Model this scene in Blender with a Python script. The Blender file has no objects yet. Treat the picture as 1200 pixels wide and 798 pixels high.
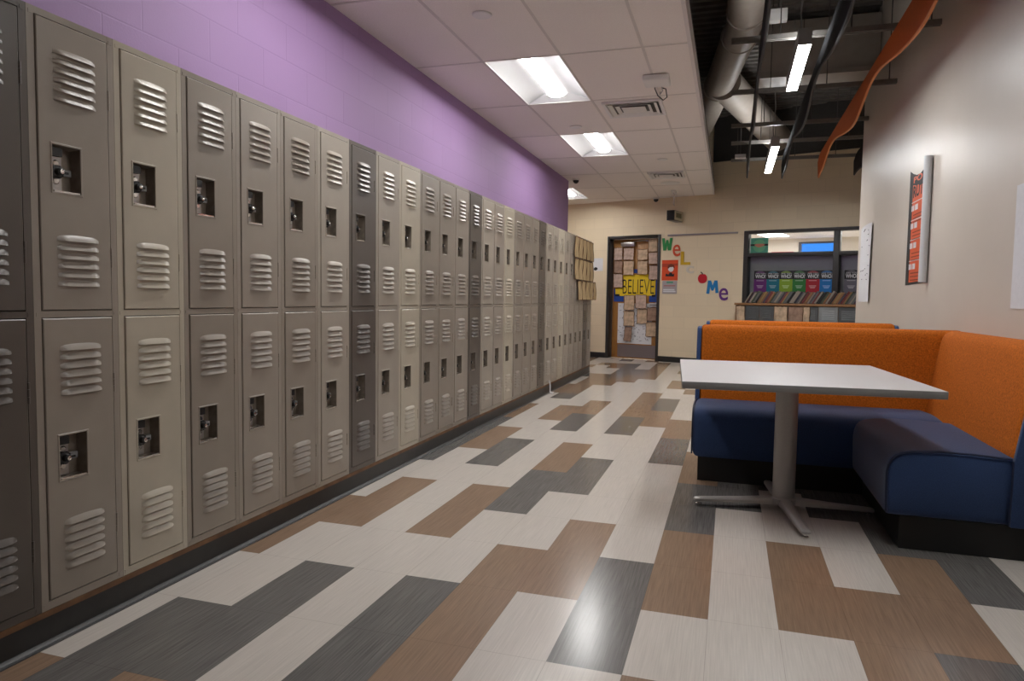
import bpy, bmesh, math, random
from mathutils import Vector, Matrix
R = random.Random(7)
PI = math.pi
sc = bpy.context.scene
COL = sc.collection

# ------------------------------------------------------------------ materials
def nt(name):
    m = bpy.data.materials.new(name); m.use_nodes = True
    t = m.node_tree; t.nodes.clear()
    o = t.nodes.new('ShaderNodeOutputMaterial')
    b = t.nodes.new('ShaderNodeBsdfPrincipled')
    t.links.new(b.outputs[0], o.inputs[0])
    return m, t, b
def N(t, typ, **kw):
    n = t.nodes.new(typ)
    for k, v in kw.items():
        if k in n.inputs: n.inputs[k].default_value = v
        else: setattr(n, k, v)
    return n
def rgba(c): return (c[0], c[1], c[2], 1)
def mat(name, c, rough=.5, metal=0., spec=.5, var=0., scale=30., bump=0., bscale=None, stretch=None, emit=None, estr=0., coat=0., sheen=0.):
    m, t, b = nt(name)
    b.inputs['Base Color'].default_value = rgba(c)
    b.inputs['Roughness'].default_value = rough
    b.inputs['Metallic'].default_value = metal
    b.inputs['Specular IOR Level'].default_value = spec
    if coat: b.inputs['Coat Weight'].default_value = coat; b.inputs['Coat Roughness'].default_value = .12
    if sheen: b.inputs['Sheen Weight'].default_value = sheen; b.inputs['Sheen Roughness'].default_value = .5
    if emit:
        b.inputs['Emission Color'].default_value = rgba(emit); b.inputs['Emission Strength'].default_value = estr
    tc = N(t, 'ShaderNodeTexCoord')
    mp = N(t, 'ShaderNodeMapping')
    if stretch: mp.inputs['Scale'].default_value = stretch
    t.links.new(tc.outputs['Object'], mp.inputs[0])
    nz = N(t, 'ShaderNodeTexNoise', Scale=scale, Detail=4.)
    t.links.new(mp.outputs[0], nz.inputs['Vector'])
    rp = N(t, 'ShaderNodeValToRGB')
    rp.color_ramp.elements[0].position = .3; rp.color_ramp.elements[1].position = .7
    rp.color_ramp.elements[0].color = rgba([x * (1 - var) for x in c])
    rp.color_ramp.elements[1].color = rgba([min(1, x * (1 + var)) for x in c])
    t.links.new(nz.outputs['Fac'], rp.inputs[0])
    t.links.new(rp.outputs[0], b.inputs['Base Color'])
    if bump:
        bp = N(t, 'ShaderNodeBump', Strength=bump, Distance=.002)
        n2 = N(t, 'ShaderNodeTexNoise', Scale=bscale or scale, Detail=3.)
        t.links.new(mp.outputs[0], n2.inputs['Vector'])
        t.links.new(n2.outputs['Fac'], bp.inputs['Height'])
        t.links.new(bp.outputs[0], b.inputs['Normal'])
    return m
def emis(name, c, s):
    m = bpy.data.materials.new(name); m.use_nodes = True
    t = m.node_tree; t.nodes.clear()
    o = t.nodes.new('ShaderNodeOutputMaterial'); e = N(t, 'ShaderNodeEmission', Color=rgba(c), Strength=s)
    t.links.new(e.outputs[0], o.inputs[0]); return m
def block_mat(name, c, plane, rough=.5, joint=.82, bump=.35, w=.4064, h=.2032, var=.05):
    """painted concrete block: brick pattern laid on the wall's own plane"""
    m, t, b = nt(name)
    b.inputs['Roughness'].default_value = rough
    tc = N(t, 'ShaderNodeTexCoord'); sp = N(t, 'ShaderNodeSeparateXYZ'); cb = N(t, 'ShaderNodeCombineXYZ')
    t.links.new(tc.outputs['Object'], sp.inputs[0])
    t.links.new(sp.outputs['Y' if plane == 'x' else 'X'], cb.inputs[0]); t.links.new(sp.outputs['Z'], cb.inputs[1])
    br = N(t, 'ShaderNodeTexBrick', Scale=1.0)
    br.inputs['Brick Width'].default_value = w; br.inputs['Row Height'].default_value = h
    br.inputs['Mortar Size'].default_value = .005; br.inputs['Mortar Smooth'].default_value = .6
    br.inputs['Color1'].default_value = rgba(c); br.inputs['Color2'].default_value = rgba([x * (1 - var) for x in c])
    br.inputs['Mortar'].default_value = rgba([x * joint for x in c])
    t.links.new(cb.outputs[0], br.inputs['Vector']); t.links.new(br.outputs['Color'], b.inputs['Base Color'])
    nz = N(t, 'ShaderNodeTexNoise', Scale=90., Detail=3.); t.links.new(tc.outputs['Object'], nz.inputs['Vector'])
    mx = N(t, 'ShaderNodeMath', operation='MULTIPLY_ADD'); mx.inputs[1].default_value = -1.0
    t.links.new(br.outputs['Fac'], mx.inputs[0]); 
    ml = N(t, 'ShaderNodeMath', operation='MULTIPLY'); ml.inputs[1].default_value = .35
    t.links.new(nz.outputs['Fac'], ml.inputs[0]); t.links.new(ml.outputs[0], mx.inputs[2])
    bp = N(t, 'ShaderNodeBump', Strength=bump, Distance=.004)
    t.links.new(mx.outputs[0], bp.inputs['Height']); t.links.new(bp.outputs[0], b.inputs['Normal'])
    return m

TW, TL, TX, TY = .2322, .4571, -1.2015, 2.4622        # floor plank grid
def plank_mat(name, c, var, rough=.2):
    m, t, b = nt(name)
    b.inputs['Roughness'].default_value = rough
    b.inputs['Specular IOR Level'].default_value = .5
    tc = N(t, 'ShaderNodeTexCoord'); mp = N(t, 'ShaderNodeMapping'); mp.inputs['Scale'].default_value = (190, 5, 1)
    t.links.new(tc.outputs['Object'], mp.inputs[0])
    nz = N(t, 'ShaderNodeTexNoise', Scale=1., Detail=5.); t.links.new(mp.outputs[0], nz.inputs['Vector'])
    rp = N(t, 'ShaderNodeValToRGB')
    rp.color_ramp.elements[0].position = .32; rp.color_ramp.elements[1].position = .68
    rp.color_ramp.elements[0].color = rgba([x * (1 - var) for x in c]); rp.color_ramp.elements[1].color = rgba([x * (1 + var) for x in c])
    t.links.new(nz.outputs['Fac'], rp.inputs[0])
    # thin seams between planks
    sp = N(t, 'ShaderNodeSeparateXYZ'); t.links.new(tc.outputs['Object'], sp.inputs[0])
    def seam(out, off, step, wd):
        a = N(t, 'ShaderNodeMath', operation='SUBTRACT'); a.inputs[1].default_value = off; t.links.new(out, a.inputs[0])
        p = N(t, 'ShaderNodeMath', operation='PINGPONG'); p.inputs[1].default_value = step / 2; t.links.new(a.outputs[0], p.inputs[0])
        l = N(t, 'ShaderNodeMath', operation='LESS_THAN'); l.inputs[1].default_value = wd; t.links.new(p.outputs[0], l.inputs[0])
        return l.outputs[0]
    mxm = N(t, 'ShaderNodeMath', operation='MAXIMUM')
    t.links.new(seam(sp.outputs['X'], TX, TW, .0009), mxm.inputs[0]); t.links.new(seam(sp.outputs['Y'], TY, TL, .0009), mxm.inputs[1])
    dk = N(t, 'ShaderNodeMix', data_type='RGBA', blend_type='MULTIPLY')
    dk.inputs[7].default_value = (.72, .7, .68, 1)
    t.links.new(mxm.outputs[0], dk.inputs[0]); t.links.new(rp.outputs[0], dk.inputs[6])
    t.links.new(dk.outputs[2], b.inputs['Base Color'])
    n3 = N(t, 'ShaderNodeTexNoise', Scale=220., Detail=2.); t.links.new(tc.outputs['Object'], n3.inputs['Vector'])
    bp = N(t, 'ShaderNodeBump', Strength=.06, Distance=.001); t.links.new(n3.outputs['Fac'], bp.inputs['Height'])
    t.links.new(bp.outputs[0], b.inputs['Normal'])
    return m

M = {}
M['tile_w'] = plank_mat('plank_white', (.625, .575, .52), .07)
M['tile_b'] = plank_mat('plank_brown', (.29, .192, .128), .13)
M['tile_d'] = plank_mat('plank_charcoal', (.150, .143, .136), .24)
M['purple'] = block_mat('purple_block', (.345, .215, .42), 'x', .62, .90, .22)
M['cream'] = block_mat('cream_block', (.82, .69, .49), 'y', .55, .90, .22)
M['wallr'] = mat('right_wall_paint', (.62, .56, .49), .38, var=.02, scale=3, bump=.12, bscale=120)
M['plain'] = mat('plain_wall', (.62, .57, .50), .6, var=.02)
M['ctile'] = mat('ceiling_tile', (.88, .83, .785), .85, var=.05, scale=160, bump=.3, bscale=140)
M['tbar'] = mat('ceiling_grid', (.68, .635, .595), .5, var=.02)
M['edge_trim'] = mat('white_edge_trim', (.72, .68, .66), .45)
M['deck'] = mat('deck_dark', (.11, .098, .086), .7, var=.25, scale=8)
M['soffit'] = mat('dark_soffit', (.045, .040, .036), .7, var=.1)
M['dark_bulk'] = mat('dark_bulkhead', (.02, .019, .018), .8)
M['duct'] = mat('duct_paint', (.30, .26, .22), .5, var=.06, scale=12)
M['strut'] = mat('strut_steel', (.25, .23, .21), .45, metal=.5, var=.1)
M['rod'] = mat('rod_steel', (.10, .09, .085), .5, metal=.5)
M['fin_grey'] = mat('baffle_grey', (.024, .024, .026), .9, spec=.2, var=.08, scale=60)
M['fin_edge'] = mat('baffle_grey_edge', (.06, .06, .06), .8)
M['fin_orange'] = mat('baffle_orange', (.60, .115, .012), .65, var=.06, scale=50)
M['fin_oedge'] = mat('baffle_orange_edge', (.72, .27, .09), .6)
M['rubber'] = mat('black_rubber', (.022, .021, .020), .42, var=.15, scale=20)
M['shoe'] = mat('grey_shoe', (.09, .09, .092), .35)
M['wood'] = mat('raw_wood', (.30, .15, .06), .6, var=.3, scale=14, stretch=(1, .3, 6))
M['doorwood'] = mat('door_wood', (.42, .20, .055), .45, var=.22, scale=10, stretch=(8, 8, .6))
M['frame'] = mat('dark_bronze', (.035, .032, .031), .45, var=.1)
M['steel'] = mat('brushed_steel', (.42, .40, .38), .32, metal=.9, var=.08, scale=40, stretch=(1, 1, 12))
M['chrome'] = mat('chrome', (.78, .76, .73), .16, metal=1.)
M['black'] = mat('black_plastic', (.012, .012, .013), .35)
M['white'] = mat('white_paint', (.78, .77, .75), .4)
M['reflector'] = mat('white_reflector', (.80, .81, .82), .5)
M['greyplastic'] = mat('grey_plastic', (.30, .30, .30), .45)
def lockmat(name, c): return mat(name, c, .33, spec=.5, var=.045, scale=9, bump=.10, bscale=260)
LM = {'mid': lockmat('locker_taupe', (.285, .244, .202)), 'light': lockmat('locker_light', (.355, .312, .260)),
      'cream': lockmat('locker_cream', (.46, .41, .325)), 'dark': lockmat('locker_dark', (.108, .090, .076)),
      'warm': lockmat('locker_warm', (.315, .272, .228))}
M['locker_inside_shade'] = mat('locker_inside_shade', (.05, .045, .04), .6)  # dark tone paints in the shade seen through the door gaps
M['pan'] = mat('lock_pan_metal', (.26, .22, .18), .3, metal=.4, var=.2, scale=40)
M['orange'] = mat('orange_fabric', (.50, .125, .010), .9, spec=.2, var=.30, scale=120, bump=.35, bscale=380)
M['blue'] = mat('blue_fabric', (.026, .056, .150), .85, spec=.3, var=.22, scale=260, bump=.25, bscale=420, sheen=.22)
M['blue_piping'] = mat('navy_piping', (.008, .016, .05), .7)
M['plinth'] = mat('black_laminate', (.008, .008, .008), .5)
M['lam'] = mat('grey_laminate', (.60, .575, .57), .5, var=.03, scale=300)
M['lam_edge'] = mat('grey_edge_band', (.22, .215, .21), .45)
M['tmetal'] = mat('silver_powder_coat', (.40, .385, .37), .38, metal=.35, var=.05, scale=200, bump=.08)
M['paper'] = mat('white_paper', (.72, .72, .74), .8, var=.03)
M['paper_back'] = mat('poster_back', (.58, .59, .60), .6)
M['kraft'] = mat('aged_paper', (.55, .40, .27), .85, var=.25, scale=16)
M['kraft2'] = mat('aged_paper_pink', (.52, .38, .31), .85, var=.22, scale=18)
M['kraft_dark'] = mat('aged_paper_dark', (.33, .21, .15), .85, var=.25, scale=16)
M['kraft_edge'] = mat('aged_paper_edge', (.13, .065, .03), .9, var=.3, scale=30)
M['bag'] = mat('bag_paper', (.47, .34, .18), .8, var=.35, scale=9, stretch=(1, 5, 1))
M['ink'] = mat('black_ink', (.01, .01, .012), .6)
M['yellow'] = mat('yellow_paper', (.80, .56, .02), .7, var=.04)
M['pblue'] = mat('blue_paper', (.015, .06, .30), .7, var=.1)
M['glass_fr'] = None
def glass():
    m = bpy.data.materials.new('window_glass'); m.use_nodes = True
    t = m.node_tree; t.nodes.clear()
    o = t.nodes.new('ShaderNodeOutputMaterial'); mx = t.nodes.new('ShaderNodeMixShader')
    tr = N(t, 'ShaderNodeBsdfTransparent', Color=(.93, .95, .95, 1)); gl = N(t, 'ShaderNodeBsdfGlossy', Roughness=.02)
    fr = N(t, 'ShaderNodeFresnel', IOR=1.45)
    t.links.new(fr.outputs[0], mx.inputs[0]); t.links.new(tr.outputs[0], mx.inputs[1]); t.links.new(gl.outputs[0], mx.inputs[2])
    t.links.new(mx.outputs[0], o.inputs[0]); return m
M['glass'] = glass()
def col(name, c, rough=.6, **k):
    if name not in M: M[name] = mat(name, c, rough, **k)
    return M[name]

# ------------------------------------------------------------------ mesh helper
class MB:
    def __init__(s): s.v = []; s.f = []; s.m = []
    def add(s, vs, fs, mi=0):
        o = len(s.v); s.v += [tuple(p) for p in vs]
        for f in fs: s.f.append([i + o for i in f]); s.m.append(mi)
        return s
    def box(s, x0, x1, y0, y1, z0, z1, mi=0, mtx=None):
        vs = [(x, y, z) for x in (x0, x1) for y in (y0, y1) for z in (z0, z1)]
        if mtx is not None: vs = [tuple(mtx @ Vector(p)) for p in vs]
        return s.add(vs, [(0, 1, 3, 2), (4, 6, 7, 5), (0, 4, 5, 1), (2, 3, 7, 6), (0, 2, 6, 4), (1, 5, 7, 3)], mi)
    def prism(s, pts, axis, a0, a1, mi=0, cap=True):
        """pts: outline in the two other axes (order xyz without axis)"""
        def mk(p, a):
            if axis == 'x': return (a, p[0], p[1])
            if axis == 'y': return (p[0], a, p[1])
            return (p[0], p[1], a)
        n = len(pts)
        vs = [mk(p, a0) for p in pts] + [mk(p, a1) for p in pts]
        fs = [(i, (i + 1) % n, n + (i + 1) % n, n + i) for i in range(n)]
        if cap: fs += [tuple(range(n)), tuple(range(2 * n - 1, n - 1, -1))]
        return s.add(vs, fs, mi)
    def loft(s, rings, mi=0, cap=True, closed=True):
        n = len(rings[0]); o = len(s.v)
        vs = [p for r in rings for p in r]; fs = []
        for k in range(len(rings) - 1):
            for i in range(n if closed else n - 1):
                j = (i + 1) % n
                fs.append((k * n + i, k * n + j, (k + 1) * n + j, (k + 1) * n + i))
        if cap and closed:
            fs.append(tuple(range(n - 1, -1, -1))); fs.append(tuple((len(rings) - 1) * n + i for i in range(n)))
        return s.add(vs, fs, mi)
    def tube(s, pts, r, seg=10, mi=0, cap=True):
        pts = [Vector(p) for p in pts]; rings = []
        rs = r if isinstance(r, (list, tuple)) else [r] * len(pts)
        up = None
        for i, p in enumerate(pts):
            d = (pts[min(i + 1, len(pts) - 1)] - pts[max(i - 1, 0)]).normalized()
            if up is None:
                up = Vector((0, 0, 1)) if abs(d.z) < .9 else Vector((1, 0, 0))
            a = d.cross(up)
            if a.length < 1e-5: a = d.cross(Vector((1, .3, 0)))
            a.normalize(); b = a.cross(d).normalized(); up = b
            rings.append([tuple(p + (a * math.cos(t) + b * math.sin(t)) * rs[i]) for t in [2 * PI * k / seg for k in range(seg)]])
        return s.loft(rings, mi, cap)
    def lathe(s, prof, seg=24, mi=0, c=(0, 0, 0), axis='z'):
        rings = []
        for r, h in prof:
            ring = []
            for k in range(seg):
                t = 2 * PI * k / seg; x, y = r * math.cos(t), r * math.sin(t)
                ring.append({'z': (c[0] + x, c[1] + y, c[2] + h), 'x': (c[0] + h, c[1] + x, c[2] + y), 'y': (c[0] + x, c[1] + h, c[2] + y)}[axis])
            rings.append(ring)
        return s.loft(rings, mi)
    def grid(s, fn, nu, nv, mi=0):
        vs = [fn(i / nu, j / nv) for j in range(nv + 1) for i in range(nu + 1)]
        fs = [(j * (nu + 1) + i, j * (nu + 1) + i + 1, (j + 1) * (nu + 1) + i + 1, (j + 1) * (nu + 1) + i) for j in range(nv) for i in range(nu)]
        return s.add(vs, fs, mi)
    def mesh(s, name, mats, bevel=0, bseg=2, smooth=35, fix=True):
        me = bpy.data.meshes.new(name); me.from_pydata(s.v, [], s.f)
        for m in (mats if isinstance(mats, (list, tuple)) else [mats]): me.materials.append(m)
        for p, mi in zip(me.polygons, s.m): p.material_index = mi
        bm = bmesh.new(); bm.from_mesh(me)
        if fix: bmesh.ops.recalc_face_normals(bm, faces=bm.faces)
        if bevel:
            bmesh.ops.remove_doubles(bm, verts=bm.verts, dist=1e-5)
            es = [e for e in bm.edges if len(e.link_faces) == 2 and e.calc_face_angle(0) > math.radians(30)]
            bmesh.ops.bevel(bm, geom=es, offset=bevel, segments=bseg, profile=.5, affect='EDGES', clamp_overlap=True)
        bm.to_mesh(me); bm.free()
        if smooth:
            me.shade_smooth(); me.set_sharp_from_angle(angle=math.radians(smooth))
        me.update(); return me
    def build(s, name, mats, parent=None, loc=(0, 0, 0), rot=(0, 0, 0), **k):
        o = bpy.data.objects.new(name, s.mesh(name, mats, **k)); COL.objects.link(o)
        o.location = loc; o.rotation_euler = rot
        if parent: o.parent = parent
        return o
def put(name, me, parent=None, loc=(0, 0, 0), rot=(0, 0, 0)):
    o = bpy.data.objects.new(name, me); COL.objects.link(o); o.location = loc; o.rotation_euler = rot
    if parent: o.parent = parent
    return o
def tag(o, label, cat, group=None, kind=None):
    o['label'] = label; o['category'] = cat
    if group: o['group'] = group
    if kind: o['kind'] = kind
    return o
def thing(name, label, cat, loc=(0, 0, 0), rot=(0, 0, 0), group=None):
    o = bpy.data.objects.new(name, None); COL.objects.link(o); o.empty_display_size = .1
    o.location = loc; o.rotation_euler = rot
    return tag(o, label, cat, group)
def struct(o, label, cat): return tag(o, label, cat, kind='structure')
def text_mesh(s, bold=0.0, extr=.001):
    cu = bpy.data.curves.new('t', 'FONT'); cu.body = s; cu.offset = bold; cu.extrude = extr; cu.resolution_u = 4
    cu.align_x = 'LEFT'
    ob = bpy.data.objects.new('t', cu); COL.objects.link(ob)
    dg = bpy.context.evaluated_depsgraph_get()
    me = bpy.data.meshes.new_from_object(ob.evaluated_get(dg))
    bpy.data.objects.remove(ob); bpy.data.curves.remove(cu)
    return me
def lettering(s, m, x0, x1, z0, z1, y, parent=None, name='lettering', bold=.0, depth=.001, fix_aspect=False, facing='y'):
    """writing fitted into the rectangle x0..x1, z0..z1 of the parent's face (face looks towards -y, or -x)"""
    me = text_mesh(s, bold)
    xs = [v.co.x for v in me.vertices]; ys = [v.co.y for v in me.vertices]; zs = [v.co.z for v in me.vertices]
    ax, bx, ay, by = min(xs), max(xs), min(ys), max(ys); hz = max(zs) - min(zs) or 1
    for v in me.vertices:
        u = (v.co.x - ax) / (bx - ax); w = (v.co.y - ay) / (by - ay); d = (v.co.z - min(zs)) / hz
        if facing == 'y': v.co = (x0 + u * (x1 - x0), y - d * depth, z0 + w * (z1 - z0))
        else: v.co = (y - d * depth, x0 + u * (x1 - x0), z0 + w * (z1 - z0))
    me.materials.clear(); me.materials.append(m); me.update()
    return put(name, me, parent)

# ------------------------------------------------------------------ frame of the place
A = .2971588; CA, SA = math.cos(A), math.sin(A); YO = 12.38114
def WF(s, n, z): return (s * CA - n * SA, YO - s * SA - n * CA, z)
ROT = (0, 0, -A)
def far_y(x): return YO - math.tan(A) * x
DX = 2.0194; Y0 = 1.2704; P = .3048; ZB = .109; ZT = 1.9653
XW = 1.40; YE = 8.97; ZC = 2.93; ZD = 4.25; XC = -.32

# ------------------------------------------------------------------ floor
FL = {}
def setc(s):
    for line in s.strip().splitlines():
        j, row = line.split(':'); j = int(j)
        for k, ch in enumerate(row.strip()): FL[(k - 4, j)] = ch
setc('''
-4:BWDWBDWWBWDWB
-3:BDBWDBWDWWBWDB
-2:WDDWDBWWBWWWWW
-1:WWDWDBWDWWWBDWW
0:BWWWWBBDBWBBBWWW
1:BBWBWWBWBWBWBDWW
2:WBWBDWWWDWWWDDWW
3:WWWWDDWWDDWDDDBW
4:DWDWBDWWBDDDDDBW
5:DBDWBWWDBWDWBWDW
6:DBWWWWWDWWBWWDWB
7:DWWDWDWBWDWWBWWD
8:BWBDWDBBWWDBWWDW
9:BWBBWBBWWBWWDBWW
10:WWWBWBDWDWWBWWBD
11:WDWWWBDWWWDWBWWW
12:BBWWWBWWBWWDWWDB
13:BBWWWWWBWDWWBWWW
14:WBBWWWBWWBWWWDWB
15:WBBBWWBWDWWBWWBW
16:DBDBBWWWWBWDWBWW
17:WWDDBWWDBWWWDWWB
18:WWDDBWBWWWDWWBWW
19:WBDWBWWBWDWBWWDW
20:BBDWBWWWBWWWDBWW
21:WWWWBWDBWWBDWWWW
22:WDWBWWWDWBWWBWWD
23:BWWDWBWWWWDWWWBW
''')
mb = MB()
for j in range(-15, 27):
    for i in range(-17, 29):
        x0 = TX + i * TW; y0 = TY + j * TL
        ch = FL.get((i, j)) or R.choice('WWWWWBBBDD')
        q = [(x0, y0), (x0 + TW, y0), (x0 + TW, y0 + TL), (x0, y0 + TL)]
        if all(p[1] > far_y(p[0]) + .05 for p in q): continue
        mb.add([(a, b, 0) for a, b in q], [(0, 1, 2, 3)], 'WBD'.index(ch))
struct(mb.build('floor', [M['tile_w'], M['tile_b'], M['tile_d']], smooth=0, fix=False), 'glossy vinyl plank floor of white, brown and charcoal tiles', 'floor')
struct(MB().box(-5.2, 5.6, -4.6, 14.6, -.2, -.002).build('floor_slab', M['plain'], smooth=0), 'concrete slab under the vinyl planks', 'floor')

# ------------------------------------------------------------------ walls
XL = -2.455
struct(MB().box(-5.0, XL, -4.2, 10.63, 0, ZD).build('wall_left', M['purple'], smooth=0), 'purple painted block wall behind the lockers', 'wall')
struct(MB().box(XW, XW + .22, -4.2, YE, 0, ZD).build('wall_right', M['wallr'], smooth=0), 'smooth beige wall beside the booth', 'wall')
struct(MB().box(-2.455, XW, -4.4, -4.2, 0, ZD).build('wall_back', M['plain'], smooth=0), 'plain wall closing the corridor', 'wall')
struct(MB().box(-5.2, -5.0, 10.63, 14.2, 0, ZD).build('wall_alcove', M['cream'], smooth=0), 'cream block wall of the side passage', 'wall')
struct(MB().box(5.0, 5.2, YE - .22, 12.0, 0, ZD).build('wall_far_right', M['plain'], smooth=0), 'plain wall beyond the beige wall end', 'wall')
struct(MB().box(XW + .22, 5.0, YE - .22, YE, 0, ZD).build('wall_return', M['plain'], smooth=0), 'return wall behind the beige wall end', 'wall')
DS0, DS1, DZ = -2.345, -1.285, 2.286          # door frame outside
WS0, WS1, WZ0, WZ1 = .19, 3.45, 1.08, 2.283     # window outside
mb = MB(); T = .2
for (a, b, c, d) in ((-5.3, DS0, 0, ZD), (DS0, DS1, DZ, ZD), (DS1, WS0, 0, ZD), (WS0, WS1, 0, WZ0), (WS0, WS1, WZ1, ZD), (WS1, 5.4, 0, ZD)):
    mb.box(a, b, 0, T, c, d)
struct(mb.build('wall_far', M['cream'], loc=(0, YO, 0), rot=ROT, smooth=0), 'cream painted block wall with door and window', 'wall')
struct(MB().box(-.36, 5.2, -.05, -.002, 3.47, ZD).build('wall_far_upper', M['soffit'], loc=(0, YO, 0), rot=ROT, smooth=0), 'dark band at the top of the far wall', 'wall')
mb = MB(); mb.box(-4.9, DS0 - .002, -.014, -.001, 0.001, .1); 
o = struct(mb.build('baseboard_far', M['rubber'], loc=(0, YO, 0), rot=ROT, bevel=.003), 'black rubber base left of the door', 'baseboard')
struct(MB().box(DS1 + .002, 5.0, -.014, -.001, 0.001, .1).build('baseboard_window', M['rubber'], loc=(0, YO, 0), rot=ROT, bevel=.003), 'black rubber base under the window', 'baseboard')
struct(MB().box(XW - .012, XW - .001, -4.1, 3.4, 0.001, .1).build('baseboard_right', M['rubber'], bevel=.003), 'black rubber base of the beige wall', 'baseboard')
# locker plinth
YA, YB = Y0 - .3, Y0 + 30 * P
mb = MB().box(-DX - .40, -DX - .012, YA, YB, .001, .089).box(-DX - .40, -DX + .002, YA, YB, .0895, ZB - .0015, 1)
struct(mb.build('trim_1', [M['rubber'], col('dark_raw_wood', (.15, .072, .03), .6, var=.35, scale=14)]), 'wooden sleeper under the lockers', 'trim')
mb = MB().prism([(-DX - .011, .0885), (-DX - .004, .0885), (-DX - .004, .012), (-DX + .004, .003), (-DX + .010, .001), (-DX - .011, .001)], 'y', YA, YB)
mb.box(-DX + .010, -DX + .022, YA, YB, .0005, .004, 1)
struct(mb.build('baseboard_left', [M['rubber'], M['shoe']]), 'black rubber base along the lockers', 'baseboard')

# ------------------------------------------------------------------ ceiling
def clip(poly, f):
    out = []
    for i in range(len(poly)):
        a, b = poly[i], poly[(i + 1) % len(poly)]; fa, fb = f(a), f(b)
        if fa >= 0: out.append(a)
        if fa * fb < 0:
            t = fa / (fa - fb); out.append((a[0] + t * (b[0] - a[0]), a[1] + t * (b[1] - a[1])))
    return out
GX0, GY0, GW, GH = -1.885, 5.155, .61, 1.24
TROF = [(-1.885, 5.155), (-1.885, 5.155 + 2 * GH), (-1.885 - 2 * GW - .02, 11.29), (-1.885, 5.155 - 2 * GH)]
mb = MB(); tb = MB()
cells = []
for j in range(-8, 8):
    for i in range(-6, 4):
        x0 = GX0 + i * GW; y0 = GY0 + j * GH; q = (x0, y0, min(x0 + GW, XC), y0 + GH)
        if x0 >= XC - .01: continue
        cells.append((i, j, q))
HOLES = [(x, y, x + .61, y + 1.24) for x, y in TROF]
def sub(rect, hole):
    x0, y0, x1, y1 = rect; a0, b0, a1, b1 = hole
    if a1 <= x0 + 1e-4 or a0 >= x1 - 1e-4 or b1 <= y0 + 1e-4 or b0 >= y1 - 1e-4: return [rect]
    out = []
    if b0 > y0: out.append((x0, y0, x1, b0))
    if b1 < y1: out.append((x0, b1, x1, y1))
    m0, m1 = max(y0, b0), min(y1, b1)
    if a0 > x0: out.append((x0, m0, a0, m1))
    if a1 < x1: out.append((a1, m0, x1, m1))
    return out
for i, j, q in cells:
    rs = [q]
    for h in HOLES: rs = [r2 for r in rs for r2 in sub(r, h)]
    for r in rs:
        if r[2] - r[0] < .002 or r[3] - r[1] < .002: continue
        poly = [(r[0], r[1]), (r[2], r[1]), (r[2], r[3]), (r[0], r[3])]
        poly = clip(poly, lambda p: far_y(p[0]) - .002 - p[1])
        poly = clip(poly, lambda p: (p[0] - XL - .001) if p[1] < 10.0 else 1)
        poly = clip(poly, lambda p: (p[0] + 4.99))
        if len(poly) > 2: mb.prism(poly, 'z', ZC, ZC + .02)
struct(mb.build('ceiling', M['ctile'], smooth=0), 'drop ceiling of speckled white tiles', 'ceiling')
def bar(x0, x1, y0, y1):
    rs = [(x0, y0, x1, y1)]
    for h in HOLES: rs = [r2 for r in rs for r2 in sub(r, (h[0] + .004, h[1] + .004, h[2] - .004, h[3] - .004))]
    for r in rs: tb.box(r[0], r[2], r[1], r[3], ZC - .0035, ZC - .0003)
for i in range(-4, 3):
    x = GX0 + i * GW
    y1 = far_y(x) - .02
    y0 = -4.1 if x > XL else 10.64
    if x > XL + .01 or x < XL - .2: bar(x - .010, x + .010, y0, y1)
for j in range(-7, 7):
    y = GY0 + j * GH
    if y > 13.6: continue
    x0 = XL + .003 if y < 10.63 else -4.95
    x1 = min(XC - .03, (YO - y - .02) / math.tan(A))
    if x1 > x0: bar(x0, x1, y - .010, y + .010)
struct(tb.build('trim_2', M['tbar'], smooth=0), 'thin metal grid of the drop ceiling', 'trim')
ye = far_y(XC) - .006
struct(MB().box(XC - .028, XC - .006, -4.1, ye, ZC - .006, ZC - .0005).box(XC - .006, XC, -4.1, ye, ZC - .006, ZC + .12).build('trim_3', M['edge_trim'], smooth=0), 'white metal edge of the drop ceiling', 'trim')
struct(MB().box(XC - .05, XC - .008, -4.1, far_y(XC) - .06, ZC + .021, ZC + .20).build('trim_4', M['dark_bulk'], smooth=0), 'dark bulkhead above the drop ceiling edge', 'trim')
# corrugated roof deck over the open part
prof = []
y = -4.2
while y < 13.2:
    prof += [(y, ZD), (y + .06, ZD), (y + .075, ZD - .05), (y + .135, ZD - .05)]; y += .15
prof += [(y, ZD + .1), (-4.2, ZD + .1)]
struct(MB().prism(prof, 'x', -5.1, 5.1).build('ceiling_deck', M['deck'], smooth=0), 'dark corrugated roof deck over the open ceiling', 'ceiling')

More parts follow.
